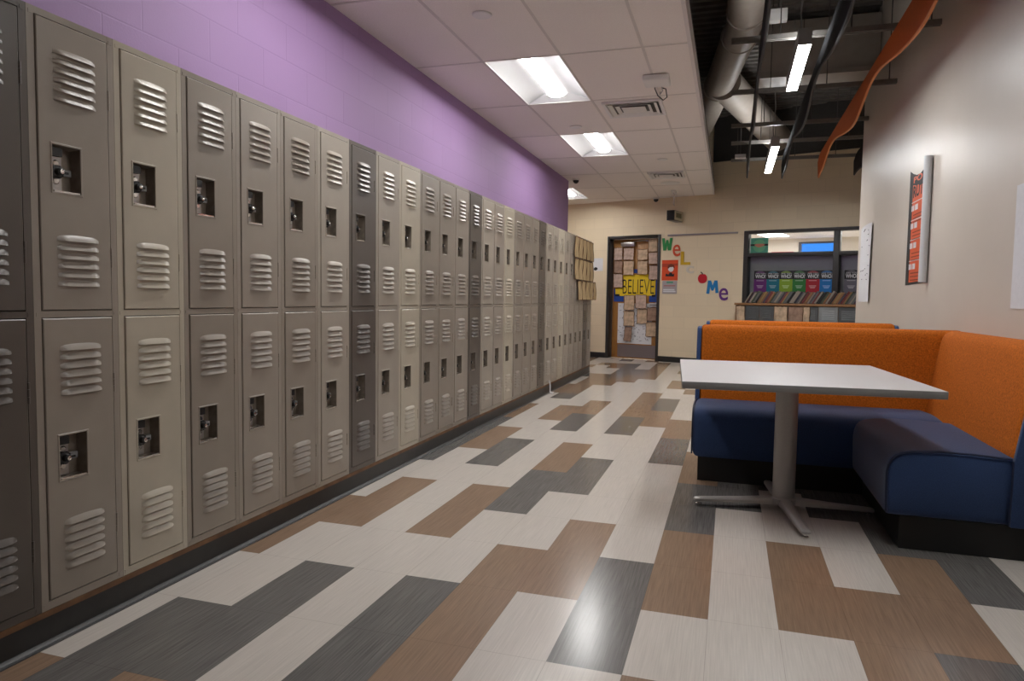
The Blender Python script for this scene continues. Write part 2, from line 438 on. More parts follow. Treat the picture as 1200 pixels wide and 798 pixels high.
# ------------------------------------------------------------------ lockers
DY0, DY1 = .0272, .2776
def louver(mb, u0, u1, ztop, h, mi=0, x=.0035):
    nu, nv = 12, 3
    def f(a, b):
        arch = (1 - (2 * a - 1) ** 2) ** .5
        z = ztop - h * b - (1 - arch) * .0085 * (1 - b)
        ed = min(1, 8.0 * min(a, 1 - a))
        return (x + .0115 * ed * (.12 + .88 * b if b > 0 else 0), u0 + a * (u1 - u0), z)
    mb.grid(f, nu, nv, mi)
    # underside lip back to the sheet
    top = [f(i / nu, 1) for i in range(nu + 1)]
    vs = top + [(x + .0002, p[1], p[2] + .004) for p in top]
    mb.add(vs, [(i, i + 1, nu + 2 + i, nu + 1 + i) for i in range(nu)], mi)
def door_mesh(z0, z1, zr0, zr1, groups, m):
    mb = MB(); xf, xe, xb = .0035, .0012, -.014; c = .003
    y0, y1, a0, a1 = DY0, DY1, .071, .168
    # front sheet around the recess
    mb.add([(xf, y, z) for y, z in ((y0 + c, z0 + c), (y1 - c, z0 + c), (y1 - c, z1 - c), (y0 + c, z1 - c), (a0, zr0), (a1, zr0), (a1, zr1), (a0, zr1))],
           [(0, 1, 5, 4), (1, 2, 6, 5), (2, 3, 7, 6), (3, 0, 4, 7)])
    o = [(xe, y, z) for y, z in ((y0, z0), (y1, z0), (y1, z1), (y0, z1))]; i_ = [(xf, y, z) for y, z in ((y0 + c, z0 + c), (y1 - c, z0 + c), (y1 - c, z1 - c), (y0 + c, z1 - c))]
    b = [(xb, p[1], p[2]) for p in o]
    mb.loft([i_, o, b], cap=False)
    # pressed rim around the recess
    def rr(d, x): return [(x, y, z) for y, z in ((a0 - d, zr0 - d), (a1 + d, zr0 - d), (a1 + d, zr1 + d), (a0 - d, zr1 + d))]
    mb.loft([rr(.007, xf), rr(.0045, xf + .0022), rr(.0005, xf + .0014), rr(.0, xf - .004)], cap=False)
    for zt in groups:
        for k in range(6): louver(mb, .080, .230, zt - k * .0284, .0205)
    return mb.mesh('door', m)
def pan_mesh(zr0, zr1):
    mb = MB(); a0, a1 = .0712, .1678; d = -.034
    def rr(i, x): return [(x, y, z) for y, z in ((a0 + i, zr0 + i), (a1 - i, zr0 + i), (a1 - i, zr1 - i), (a0 + i, zr1 - i))]
    mb.loft([rr(0.0002, .0015), rr(.005, d)], cap=False)
    r = rr(.005, d); mb.add(r, [(0, 1, 2, 3)])
    # upright divider plate and latch block
    zc = (zr0 + zr1) / 2
    mb.box(d, d + .010, a0 + .008, a0 + .052, zr0 + .008, zr1 - .030, 1)
    mb.box(d, d + .012, a0 + .058, a1 - .012, zc - .016, zc + .004, 2)
    mb.box(d, d + .024, a0 + .006, a0 + .045, zr1 - .032, zr1 - .006, 3)
    mb.box(-.006, .0045, a0 + .004, a1 - .004, zr0 - .001, zr0 + .005, 4)
    return mb.mesh('lock_pan', [M['pan'], M['steel'], M['greyplastic'], M['black'], M['chrome']], smooth=0)
def dial_mesh(zc):
    mb = MB(); yc = .071 + .030; d = -.025
    for dz, r in ((.026, .012), (-.026, .012)): mb.lathe([(r, 0), (r, .005), (r * .7, .008)], 14, 1, (d, yc, zc + dz), 'x')
    prof = [(.020, 0), (.0215, .004), (.021, .012), (.013, .014), (.012, .026), (.009, .028)]
    mb.lathe(prof, 20, 0, (d + .002, yc, zc), 'x')
    for k in range(10):
        t = 2 * PI * k / 10; mb.box(d + .004, d + .0165, yc + .0195 * math.cos(t) - .0015, yc + .0195 * math.cos(t) + .0015, zc + .0195 * math.sin(t) - .0015, zc + .0195 * math.sin(t) + .0015)
    mb.lathe([(.007, 0), (.007, .003), (.003, .004)], 12, 1, (d + .030, yc, zc), 'x')
    mb.box(d + .012, d + .018, yc + .012, yc + .034, zc - .003, zc + .003)
    return mb.mesh('lock_dial', [M['black'], M['chrome']])
def body_mesh(m):
    mb = MB(); g = .0031
    for (a, b) in ((.0005, DY0 - g), (DY1 + g, P - .0005)): mb.box(-.05, 0, a, b, 0, ZT - ZB)
    for (a, b) in ((0, .1384 - ZB - g), (1.0272 - ZB + g, 1.0537 - ZB - g), (1.9413 - ZB + g, ZT - ZB)): mb.box(-.05, -.0004, DY0 - g, DY1 + g, a, b)
    mb.box(-.425, -.05, .0005, P - .0005, 0, ZT - ZB, 1)
    # little riveted corner tabs
    for zz in (1.9413 - ZB + .005, 1.04 - ZB, .014):
        for yy in (.013, P - .013): mb.box(0, .0012, yy - .006, yy + .006, zz - .006, zz + .006)
    return mb.mesh('body', [m, M['locker_inside_shade']], smooth=0)
PAN = [pan_mesh(1.4225 - ZB, 1.5675 - ZB), pan_mesh(.512 - ZB, .653 - ZB)]
DIAL = [dial_mesh(1.487 - ZB), dial_mesh(.577 - ZB)]
hb = MB(); hb.tube([(.002, 0, -.0325), (.002, 0, -.012)], .0042, 8); hb.tube([(.002, 0, -.011), (.002, 0, .011)], .0042, 8); hb.tube([(.002, 0, .012), (.002, 0, .0325)], .0042, 8)
CACHE = {}
def meshes(k):
    if k not in CACHE:
        m = LM[k]
        up = door_mesh(1.0537 - ZB, 1.9413 - ZB, 1.4225 - ZB, 1.5675 - ZB, (1.866 - ZB, 1.2915 - ZB), m)
        lo = door_mesh(.1384 - ZB, 1.0272 - ZB, .512 - ZB, .653 - ZB, (.9455 - ZB, .3835 - ZB), m)
        CACHE[k] = (body_mesh(m), up, lo, hb.mesh('hinge', m))
    return CACHE[k]
seq = ['mid'] * 30
for i in (0, 7, 13, 20, 28): seq[i] = 'dark'
for i in (2, 9, 16, 23): seq[i] = 'cream'
for i in (6, 8, 14, 21, 22, 24): seq[i] = 'light'
for i in (1, 4, 12, 15, 25): seq[i] = 'warm'
ORD = 'first second third fourth fifth sixth seventh eighth ninth tenth eleventh twelfth thirteenth fourteenth fifteenth sixteenth seventeenth eighteenth nineteenth twentieth twenty-first twenty-second twenty-third twenty-fourth twenty-fifth twenty-sixth twenty-seventh twenty-eighth twenty-ninth thirtieth thirty-first thirty-second thirty-third thirty-fourth'.split()
CN = {'mid': 'taupe', 'light': 'light grey', 'cream': 'cream', 'dark': 'dark brown-grey', 'warm': 'warm grey'}
for n in range(30):
    bm_, up, lo, hg = meshes(seq[n])
    lab = '%s two-tier steel locker, %s of the row from the frame edge' % (CN[seq[n]], ORD[n]) if n < 29 else 'taupe two-tier steel locker closing the far end of the row'
    t = thing('locker', lab, 'locker', (-DX, Y0 + n * P, ZB), group='two-tier lockers along the purple wall')
    put('body', bm_, t)
    for k, dm in enumerate((up, lo)):
        d = put('door', dm, t)
        put('lock_pan', PAN[k], d); put('lock_dial', DIAL[k], d)
        for zz in ((1.753, 1.2275), (.803, .3125))[k]: put('hinge', hg, d, (0, DY1 + .0026, zz - ZB))

# aged paper sheets taped over the last lockers
rows = [(1.945, 1.665, 9.09, 10.38, 5), (1.655, 1.370, 9.11, 10.40, 5), (1.360, 1.095, 9.33, 10.41, 4)]
names = ('top', 'middle', 'bottom')
def curl_sheet(w, h, seed, lift=.02):
    r = random.Random(seed); a = r.uniform(.6, 1.); ph = r.uniform(-.3, .3); mb = MB()
    def f(u, v, off):
        x = .008 + lift * a * (.35 + .65 * math.sin(PI * min(1, max(0, u + ph * .3)))) * (1 - .5 * v) + .006 * math.sin(5 * v + seed) + off
        wob = .006 * math.sin(9 * u + seed * 1.7) * v
        return (x, u * w, v * h + wob)
    for off, mi in ((.0, 0), (-.0016, 0)): mb.grid(lambda u, v: f(u, v, off), 8, 6, mi)
    # burnt looking edges
    e = []
    for i in range(9): e.append(f(i / 8, 0, .0))
    for i in range(1, 7): e.append(f(1, i / 6, .0))
    for i in range(7, -1, -1): e.append(f(i / 8, 1, .0))
    for i in range(5, -1, -1): e.append(f(0, i / 6, .0))
    mb.tube(e, .0045, 6, 1)
    return mb.mesh('aged_paper', [M['bag'], M['kraft_edge']])
k = 0
for rn, (z1, z0, ya, yb, cnt) in zip(names, rows):
    w = (yb - ya) / cnt
    for i in range(cnt):
        o = put('aged_paper', curl_sheet(w - .006, z1 - z0 - .004, k + 3, .028 if rn == 'bottom' else .02), None, (-DX + .012, ya + i * w + .003, z0 + .002))
        tag(o, 'brown aged paper on far lockers, %s row, %s from the camera side' % (rn, ORD[i]), 'paper', 'aged papers taped over the far lockers'); k += 1
o = put('aged_paper', curl_sheet(.20, .26, 31, .045), None, (-DX + .012, 10.418, 1.10))
tag(o, 'brown aged paper sticking out past the end of the lockers', 'paper', 'aged papers taped over the far lockers')
# white strap hanging out of a locker
mb = MB(); pts = [(-DX + .016, 7.86, .150), (-DX + .024, 7.868, .125), (-DX + .030, 7.86, .09), (-DX + .033, 7.85, .05), (-DX + .034, 7.845, .018), (-DX + .05, 7.83, .008), (-DX + .075, 7.80, .007)]
mb.tube(pts, .007, 8)
mb.tube([(-DX + .034, 7.846, .02), (-DX + .045, 7.88, .008), (-DX + .055, 7.92, .007)], .005, 8)
tag(mb.build('white_strap', M['paper']), 'white strap hanging from a locker door to the floor', 'strap')

# ------------------------------------------------------------------ booths
def cushion(name, prof, axis, a0, a1, m, parent, inset=.02):
    """upholstered pad: the profile swept along an axis, with softly rounded ends"""
    cx = sum(p[0] for p in prof) / len(prof); cz = sum(p[1] for p in prof) / len(prof)
    def ring(k, a):
        out = []
        for p in prof:
            q = (cx + (p[0] - cx) * k[0], cz + (p[1] - cz) * k[1])
            out.append({'x': (a, q[0], q[1]), 'y': (q[0], a, q[1])}[axis])
        return out
    W = max(p[0] for p in prof) - min(p[0] for p in prof); H = max(p[1] for p in prof) - min(p[1] for p in prof)
    rings = []
    for d, s in ((0, inset), (.25 * inset, .5 * inset), (.55 * inset, .2 * inset), (inset, .05 * inset), (1.4 * inset, 0)):
        rings.append(ring((1 - 2 * s / W, 1 - 2 * s / H), a0 + d))
    nseg = 10
    for i in range(1, nseg): rings.append(ring((1, 1), a0 + 1.4 * inset + (a1 - a0 - 2.8 * inset) * i / nseg))
    for d, s in ((1.4 * inset, 0), (inset, .05 * inset), (.55 * inset, .2 * inset), (.25 * inset, .5 * inset), (0, inset)):
        rings.append(ring((1 - 2 * s / W, 1 - 2 * s / H), a1 - d))
    return MB().loft(rings).build(name, m, parent, smooth=50)
def seat_prof(f, b):
    """f front coordinate, b back; height z .152.. .462"""
    s = 1 if b > f else -1; out = []
    out += [(f + s * .012, .152), (f + s * .004, .17), (f, .22), (f - s * .002, .30), (f - s * .002, .355), (f + s * .003, .385), (f + s * .014, .410), (f + s * .032, .430), (f + s * .058, .443), (f + s * .10, .452), (f + s * .20, .459), (f + s * .33, .458), (b, .448), (b, .152)]
    return out
def back_prof(f0, f1, b):
    """front face leaning from f0 (z .44) to f1 (top), rounded top"""
    s = 1 if b > f0 else -1
    return [(f0, .42), (f0 + (f1 - f0) * .3 - s * .006, .58), (f0 + (f1 - f0) * .6 - s * .005, .74), (f0 + (f1 - f0) * .85, .86), (f1, .905), (f1 + s * .014, .930), (f1 + s * .04, .945), (f1 + s * .08, .948), (b - s * .03, .945), (b, .930), (b, .42)]
bt = thing('corner_booth', 'corner booth with orange backs and blue seats around the grey table', 'booth', (0, 0, 0))
cushion('seat', seat_prof(4.375, 4.90), 'x', -.200, 1.18, M['blue'], bt, .03)
cushion('seat', seat_prof(.700, 1.20), 'y', 3.462, 4.425, M['blue'], bt, .03)
cushion('backrest', back_prof(4.862, 4.93, 5.09), 'x', -.183, 1.392, M['orange'], bt, .02)
cushion('backrest', back_prof(1.185, 1.262, 1.392), 'y', 3.468, 4.93, M['orange'], bt, .035)
# blue end panels of the backs, with piping
mb = MB().prism([(4.842, .155), (4.85, .44), (4.915, .895), (4.935, .925), (4.96, .934), (5.07, .934), (5.095, .92), (5.095, .155)], 'x', -.212, -.184)
mb.build('end_panel', M['blue'], bt, bevel=.006)
mb = MB().prism([(1.178, .155), (1.180, .44), (1.250, .89), (1.262, .915), (1.285, .930), (1.37, .930), (1.392, .915), (1.392, .155)], 'y', 3.440, 3.467)
mb.build('end_panel', M['blue'], bt, bevel=.006)
sp = seat_prof(.700, 1.178)
mb = MB().tube([(p[0] if i else p[0], 3.463, p[1]) for i, p in enumerate(sp[1:-1])], .0045, 8); mb.build('piping', M['blue_piping'], bt)
mb = MB().tube([(1.176, 3.452, .16), (1.178, 3.446, .30), (1.178, 3.446, .44)], .004, 8); mb.build('piping', M['blue_piping'], bt)
sp = seat_prof(4.375, 4.85)
mb = MB().tube([(-.201, p[0], p[1]) for p in sp[1:-1]], .0045, 8); mb.build('piping', M['blue_piping'], bt)
# black plinth
mb = MB().box(-.164, .90, 4.400, 5.06, .001, .151).box(.763, 1.385, 3.489, 4.399, .001, .151)
mb.build('plinth', M['plinth'], bt, smooth=0)
b2 = thing('booth_bench', 'second booth bench showing its orange back behind the corner booth', 'booth', (0, 1.29, 0))
cushion('seat', seat_prof(4.375, 4.90), 'x', -.18, 1.26, M['blue'], b2, .03)
cushion('backrest', back_prof(4.862, 4.93, 5.09), 'x', -.165, 1.265, M['orange'], b2, .02)
for xa, xb in ((-.195, -.167), (1.267, 1.293)):
    MB().prism([(4.842, .155), (4.85, .44), (4.915, .895), (4.935, .925), (4.96, .934), (5.07, .934), (5.095, .92), (5.095, .155)], 'x', xa, xb).build('end_panel', M['blue'], b2, bevel=.006)
MB().box(-.15, 1.25, 4.400, 5.06, .001, .151).build('plinth', M['plinth'], b2, smooth=0)

# ------------------------------------------------------------------ table
tb_ = thing('pedestal_table', 'grey laminate table on a silver pedestal inside the corner booth', 'table', (.304, 3.95, 0), (0, 0, math.radians(4.3)))
mb = MB().box(-.555, .555, -.616, .616, .7035, .738)
o = mb.build('tabletop', [M['lam'], M['lam_edge']], tb_, bevel=.003, bseg=2)
for p in o.data.polygons:
    if abs(p.normal.z) < .5: p.material_index = 1
MB().lathe([(.057, .066), (.057, .68), (.057, .690)], 32).build('column', M['tmetal'], tb_)
MB().lathe([(.060, .690), (.12, .694), (.16, .697), (.16, .7025), (.0, .7025)], 24).build('mounting_plate', M['lam_edge'], tb_)
MB().lathe([(0, .034), (.068, .036), (.068, .062), (.060, .068), (.0, .069)], 32).build('base_hub', M['tmetal'], tb_)
for ang, L in ((191, .47), (2, .445), (278, .50), (98, .435)):
    a = math.radians(ang - 4.3); d = Vector((math.cos(a), math.sin(a), 0)); n = Vector((-d.y, d.x, 0))
    rings = []
    for s, w, z0, z1 in ((.02, .034, .030, .068), (.07, .033, .030, .066), (L * .5, .028, .029, .055), (L - .03, .023, .027, .046), (L - .006, .020, .027, .043), (L, .011, .029, .039)):
        c = d * s
        rings.append([tuple(c + n * (w * p[0]) + Vector((0, 0, z0 + (z1 - z0) * p[1]))) for p in ((-1, 0), (-1, .55), (-.75, .88), (-.35, 1), (.35, 1), (.75, .88), (1, .55), (1, 0))])
    ft = MB().loft(rings).build('foot', M['tmetal'], tb_)
    c = d * (L - .026)
    MB().lathe([(.012, .0005), (.017, .003), (.017, .010), (.006, .014), (.006, .0275)], 16, 0, (c.x, c.y, 0)).build('glide', M['chrome'], ft)

# ------------------------------------------------------------------ door
dr = struct(thing('door_1', '', 'door', WF((DS0 + DS1) / 2, 0, 0), ROT), 'wooden classroom door covered with papers', 'door')
sc0 = (DS0 + DS1) / 2
def dl(s): return s - sc0
fr = MB()
fw = .05
for a, b in ((DS0, DS0 + fw), (DS1 - fw, DS1)): fr.box(dl(a), dl(b), -.012, .17, 0.001, DZ)
fr.box(dl(DS0 + fw), dl(DS1 - fw), -.012, .17, DZ - fw, DZ)
fr.build('door_frame', M['frame'], dr, bevel=.003)
L0, L1 = DS0 + fw + .004, DS1 - fw - .004
MB().box(dl(L0), dl(L1), .150, .192, .008, DZ - fw - .004).build('door_leaf', M['doorwood'], dr, bevel=.002)
MB().box(dl(-2.165), dl(L1 + .0), .1465, .1495, .03, .265).build('kick_plate', M['steel'], dr)
mb = MB().box(dl(-2.11), dl(-1.835), .075, .1495, 2.095, 2.175).tube([(dl(-1.87), .10, 2.182), (dl(-1.75), .06, 2.19), (dl(-1.60), .10, 2.20)], .009, 8).box(dl(-1.62), dl(-1.56), .09, .1495, 2.18, 2.21)
mb.build('door_closer', M['steel'], dr, bevel=.004)
mb = MB().box(dl(-1.425), dl(-1.375), .146, .1495, .95, 1.15).tube([(dl(-1.40), .148, 1.02), (dl(-1.40), .09, 1.02), (dl(-1.50), .088, 1.02)], .011, 10)
mb.build('door_handle', M['steel'], dr)

# papers on the door: depth n measured from the wall face (negative = into the recess)
def sheet(s0, s1, z0, z1, seed, m, warp=.006, edge=True, skew=0.):
    r = random.Random(seed); mb = MB(); w = s1 - s0; h = z1 - z0; a, b, c = [r.uniform(0, 6) for _ in range(3)]
    nu, nv = 8, 8
    jag = [r.uniform(-.006, .006) for _ in range(4 * 9)]
    def f(u, v, off=0):
        x = u * w + (jag[int(v * 8)] if u in (0, 1) else 0) + skew * (v - .5); z = v * h + (jag[9 + int(u * 8)] if v in (0, 1) else 0)
        return (x, -.002 - warp * (.5 + .5 * math.sin(3 * u + a) * math.sin(2.5 * v + b)) - off, z)
    mb.grid(lambda u, v: f(u, v), nu, nv, 0); mb.grid(lambda u, v: f(u, v, -.0012), nu, nv, 0)
    if edge:
        e = [f(i / 8, 0) for i in range(9)] + [f(1, i / 8) for i in range(1, 9)] + [f(i / 8, 1) for i in range(7, -1, -1)] + [f(0, i / 8) for i in range(7, 0, -1)]
        e.append(e[0]); mb.tube(e, .0042, 5, 1)
    return mb.mesh('aged_paper', [m, M['kraft_edge']])
DP = [  # s0, s1, z0, z1, material, words
    (-2.275, -2.090, 1.845, 2.085, 'kraft2', 'below the top corner on the locker side'),
    (-2.075, -1.855, 1.845, 2.075, 'kraft2', 'directly under the door closer'),
    (-1.780, -1.575, 1.840, 2.045, 'kraft', 'above the small square, right of the bare wood strip'),
    (-1.568, -1.385, 1.985, 2.225, 'kraft', 'in the top corner on the wall-letter side'),
    (-2.272, -2.088, 1.600, 1.838, 'kraft_dark', 'darkest sheet, second down on the locker side'),
    (-2.072, -1.852, 1.565, 1.835, 'kraft', 'just above the letter B of the sign'),
    (-1.780, -1.572, 1.575, 1.830, 'kraft', 'just above the letters V and E of the sign'),
    (-1.562, -1.378, 1.758, 1.975, 'kraft2', 'second down on the wall-letter side'),
    (-1.560, -1.372, 1.478, 1.748, 'kraft2', 'third down on the wall-letter side'),
    (-2.268, -2.072, 1.328, 1.592, 'kraft2', 'touching the sign on the locker side'),
    (-2.035, -1.815, .910, 1.195, 'kraft', 'hanging under the letters B and E'),
    (-1.795, -1.570, .945, 1.205, 'kraft2', 'hanging under the letters I and E'),
    (-2.045, -1.822, .615, .903, 'kraft', 'on the white sheet, second below the sign, locker side'),
    (-1.768, -1.560, .662, .940, 'kraft', 'on the white sheet, second below the sign, middle'),
    (-2.015, -1.858, .330, .600, 'kraft_dark', 'narrow lowest sheet on the white paper'),
    (-1.558, -1.370, .722, .975, 'kraft_dark', 'under the small white note on the wall-letter side'),
    (-1.592, -1.385, .432, .708, 'kraft', 'lowest sheet at the wall-letter edge of the door'),
]
for k, (a, b, c, d, m, wds) in enumerate(DP):
    o = put('aged_paper', sheet(a + .005, b - .005, c + .005, d - .005, k + 50, M[m], skew=.02 if k in (14,) else R.uniform(-.008, .008)), None, WF(a + .005, -.130 + (k % 4) * .012, c + .005), ROT)
    tag(o, 'aged paper on the door, ' + wds, 'paper', 'aged paper sheets on the door')
# white scribbled sheet
wsx = thing('scribbled_sheet', 'white scribbled paper on the lower half of the door', 'paper', WF(-2.170, -.1475, .285), ROT)
mb = MB(); mb.box(0, .690, -.0015, 0, 0, .757); mb.build('sheet', M['paper'], wsx)
mb = MB(); r = random.Random(4)
for k in range(110):
    x, z = r.uniform(.02, .66), r.uniform(.02, .73); l = r.uniform(.008, .035); t = r.uniform(0, PI)
    p = [(x, -.002, z), (x + l * math.cos(t), -.002, z + l * math.sin(t)), (x + l * math.cos(t) * 1.3 + .01, -.002, z + l * .4)]
    if all(0.005 < q[0] < .685 and .005 < q[2] < .75 for q in p): mb.tube(p, .0030, 4)
mb.build('scribble', M['ink'], wsx)
nt_ = thing('small_note', 'small white note beside the corner of the blue border', 'paper', WF(-1.55, -.147, .985), ROT)
MB().box(0, .165, -.0015, 0, 0, .065).build('sheet', M['paper'], nt_); MB().tube([(.02, -.002, .02), (.06, -.002, .04), (.10, -.002, .02), (.14, -.002, .045)], .003, 5).build('scribble', M['ink'], nt_)
# BELIEVE sign
bs = thing('believe_sign', 'yellow BELIEVE banner with blue border across the door', 'sign', WF(-2.265, -.146, 1.07), ROT)
mb = MB().box(0, .205, -.002, 0, 0, .17).box(.72, .888, -.002, 0, 0.0, .17).box(.83, .888, -.002, 0, .17, .43).box(0, .03, -.002, 0, .1, .24)
mb.build('blue_border', M['pblue'], bs)
mb = MB().prism([(.035, .115), (.16, .105), (.50, .110), (.78, .118), (.835, .10), (.842, .43), (.70, .435), (.72, .512), (.55, .505), (.185, .495), (.19, .26), (.03, .25)], 'y', -.005, -.0025)
mb.build('yellow_board', M['yellow'], bs)
lettering('BELIEVE', M['ink'], .185, .815, .15, .415, -.0052, bs, bold=-.012, depth=.0012)
MB().box(.035, .12, -.0062, -.0052, .10, .14).box(.77, .84, -.0062, -.0052, .10, .135).build('black_corner', M['ink'], bs)
o = MB().box(0, .085, -.003, 0, 0, .075).build('blue_square', M['pblue'], None, WF(-1.865, -.146, 1.602), ROT)
tag(o, 'small dark blue paper square above the BELIEVE sign', 'paper')

# ------------------------------------------------------------------ things on the far wall
def wall_letter(ch, s0, s1, z0, z1, m, label, bold=.03):
    me = lettering(ch, m, 0, s1 - s0, 0, z1 - z0, -.002, None, 'wall_letter', bold, .008)
    me.location = WF(s0, .001, z0); me.rotation_euler = ROT
    return tag(me, label, 'letter', 'welcome letters on the far wall')
def cut_letter(pts, s0, s1, z0, z1, m, label):
    o = MB().prism([(x * (s1 - s0), z * (z1 - z0)) for x, z in pts], 'y', -.009, -.001).build('wall_letter', m, None, WF(s0, .001, z0), ROT, smooth=0)
    return tag(o, label, 'letter', 'welcome letters on the far wall')
cut_letter([(0, 1), (.25, 1), (.31, .45), (.42, .85), (.58, .85), (.69, .45), (.75, 1), (1, 1), (.86, 0), (.60, 0), (.5, .42), (.40, 0), (.14, 0)], -1.262, -1.065, 1.995, 2.215, col('letter_green', (.02, .25, .06)), 'green paper letter W beside the door frame')
cut_letter([(0, 0), (.12, 1), (.36, 1), (.5, .60), (.64, 1), (.88, 1), (1, .06), (.76, .03), (.70, .52), (.57, .22), (.43, .22), (.30, .52), (.24, -.03)], -.425, -.212, 1.235, 1.46, col('letter_blue', (.01, .20, .50)), 'blue paper letter M below the red apple')
wall_letter('e', -1.055, -.915, 1.888, 2.095, col('letter_redorange', (.62, .075, .02)), 'red-orange paper letter e after the green W', .006)
wall_letter('L', -.905, -.728, 1.735, 1.970, col('letter_gold', (.62, .38, .01)), 'golden paper letter L above the orange poster edge')
wall_letter('c', -.80, -.66, 1.585, 1.715, col('letter_white', (.66, .60, .52)), 'pale paper letter c between gold L and red apple', .02)
wall_letter('e', -.202, -.046, 1.118, 1.33, col('letter_purple', (.13, .025, .22)), 'purple paper letter e at the end near the window', .006)
ap = thing('apple_cutout', 'red paper apple standing in for a letter o', 'cutout', WF(-.50, .001, 1.41), ROT)
pts = []
for i in range(40):
    t = 2 * PI * i / 40; rr = .088 * (1 + .07 * math.cos(2 * t) - .12 * max(0, math.cos(t - PI / 2)) ** 10 - .05 * max(0, math.cos(t + PI / 2)) ** 8)
    pts.append((rr * math.cos(t) * .86, .083 + rr * math.sin(t) * 1.06))
MB().prism(pts, 'y', -.008, -.001).build('apple_body', col('apple_red', (.55, .006, .02)), ap)
MB().tube([(.0, -.006, .155), (-.01, -.006, .18), (-.035, -.006, .195)], .009, 6).build('apple_stem', M['ink'], ap)
# orange poster with a child's picture, and the sheet under it
op = thing('orange_poster', 'orange poster with a drawn figure beside the door', 'poster', WF(-1.252, .001, 1.462), ROT)
MB().box(0, .30, -.002, 0, 0, .362).build('sheet', col('poster_orange', (.72, .075, .012)), op)
MB().box(0.0, .30, -.0028, -.0021, .262, .30).box(.0, .13, -.0028, -.0021, .24, .262).build('title_band', col('poster_dark_orange', (.45, .045, .012)), op)
mb = MB().lathe([(.0, 0), (.052, .0), (.052, .001), (0, .0015)], 24, 0, (.17, -.0045, .205), 'y'); mb.build('drawn_face', M['paper'], op)
pts = [(.105, .22), (.12, .27), (.17, .295), (.225, .275), (.245, .225), (.225, .215), (.215, .24), (.15, .235), (.125, .21)]
MB().prism(pts, 'y', -.0055, -.0046).build('drawn_hair', col('drawn_brown', (.16, .03, .01)), op)
MB().prism([(.07, .075), (.08, .125), (.125, .105), (.15, .14), (.19, .14), (.205, .105), (.235, .125), (.23, .07)], 'y', -.0055, -.0022).build('drawn_coat', M['ink'], op)
gp = thing('grey_notice', 'grey printed notice under the orange poster', 'poster', WF(-1.235, .001, 1.225), ROT)
MB().box(0, .275, -.002, 0, 0, .228).build('sheet', col('notice_grey', (.40, .36, .37)), gp)
MB().box(.08, .20, -.0028, -.0021, .185, .22).build('green_mark', col('notice_green', (.10, .32, .20)), gp)
MB().box(.02, .25, -.0028, -.0021, .03, .05).box(.02, .23, -.0028, -.0021, .06, .082).build('white_strip', M['paper'], gp)
MB().box(.03, .24, -.0028, -.0021, .135, .15).build('red_strip', col('notice_red', (.45, .12, .12)), gp)
qp = thing('white_notice', 'white notice with a black drawing between lockers and door', 'poster', WF(-2.635, .001, 1.645), ROT)
MB().box(0, .20, -.002, 0, 0, .24).build('sheet', M['paper'], qp)
MB().prism([(.01, .02), (.05, .005), (.09, .03), (.085, .06), (.045, .075), (.012, .05)], 'y', -.003, -.0021).build('black_blot', M['ink'], qp)
# tack rail
tr_ = MB().box(-1.153, .085, -.022, -.0015, 2.248, 2.274).box(-1.153, .085, -.028, -.022, 2.262, 2.274).build('tack_rail', M['steel'], None, (0, YO, 0), ROT)
tag(tr_, 'grey metal tack rail on the cream wall above the letters', 'rail')
# wall clock on a bracket, seen from the side
cr = thing('digital_clock', 'black double-faced digital clock on a bracket above the door', 'clock', WF(-.93, .0, 2.56), ROT)
MB().box(-.07, .065, -.47, -.06, -.085, .085).build('housing', M['black'], cr, bevel=.006)
MB().box(.066, .070, -.455, -.085, -.075, .075).build('display_bezel', col('clock_bezel', (.50, .47, .36)), cr)
MB().box(.0705, .073, -.40, -.15, -.035, .05).build('display', col('clock_display', (.09, .085, .04), .3), cr)
for k, (y0) in enumerate((-.37, -.32, -.25, -.20)):
    MB().box(.0735, .0742, y0, y0 + .03, -.02, .035).build('digit', col('clock_digit', (.12, .12, .05)), cr)
MB().box(-.04, .035, -.06, -.001, -.05, .05).build('bracket', M['black'], cr, bevel=.004)

# ------------------------------------------------------------------ window, bookcase, books
wn = struct(thing('window_1', '', 'window', (0, YO, 0), ROT), 'interior window into the classroom', 'window')
mb = MB(); fz = .055
mb.box(WS0, WS0 + .075, -.012, .15, WZ0, WZ1).box(WS1 - .07, WS1, -.012, .15, WZ0, WZ1).box(WS0 + .075, WS1 - .07, -.012, .15, WZ1 - .05, WZ1).box(WS0 + .075, WS1 - .07, -.012, .15, WZ0, WZ0 + .05)
mb.box(1.575, 1.665, -.012, .15, WZ0 + .05, WZ1 - .05)
for a, b in ((WS0 + .075, 1.575), (1.665, WS1 - .07)): mb.box(a, b, -.008, .14, 1.855, 1.915)
mb.build('window_frame', M['frame'], wn, bevel=.002)
for a, b in ((WS0 + .075, 1.575), (1.665, WS1 - .07)):
    for c, d in ((WZ0 + .05, 1.855), (1.915, WZ1 - .05)):
        MB().box(a, b, .10, .106, c, d).build('glass_pane', M['glass'], wn, smooth=0)
for k, (a, b) in enumerate(((WS0 + .008, 1.618), (1.624, WS1 - .01))):
    mb = MB(); nn = 60
    mb.grid(lambda u, v: (a + u * (b - a), .155 + .004 * math.sin(u * 40), 1.085 + v * .80), nn, 6); mb.grid(lambda u, v: (a + u * (b - a), .157 + .004 * math.sin(u * 40), 1.085 + v * .80), nn, 6)
    o = mb.build('window_blind', col('grey_mesh_blind', (.26, .25, .27), .8, var=.15, scale=120), None, (0, YO, 0), ROT)
    tag(o, ('grey mesh blind behind the wide window pane', 'grey mesh blind behind the pane next to the beige wall')[k], 'blind')
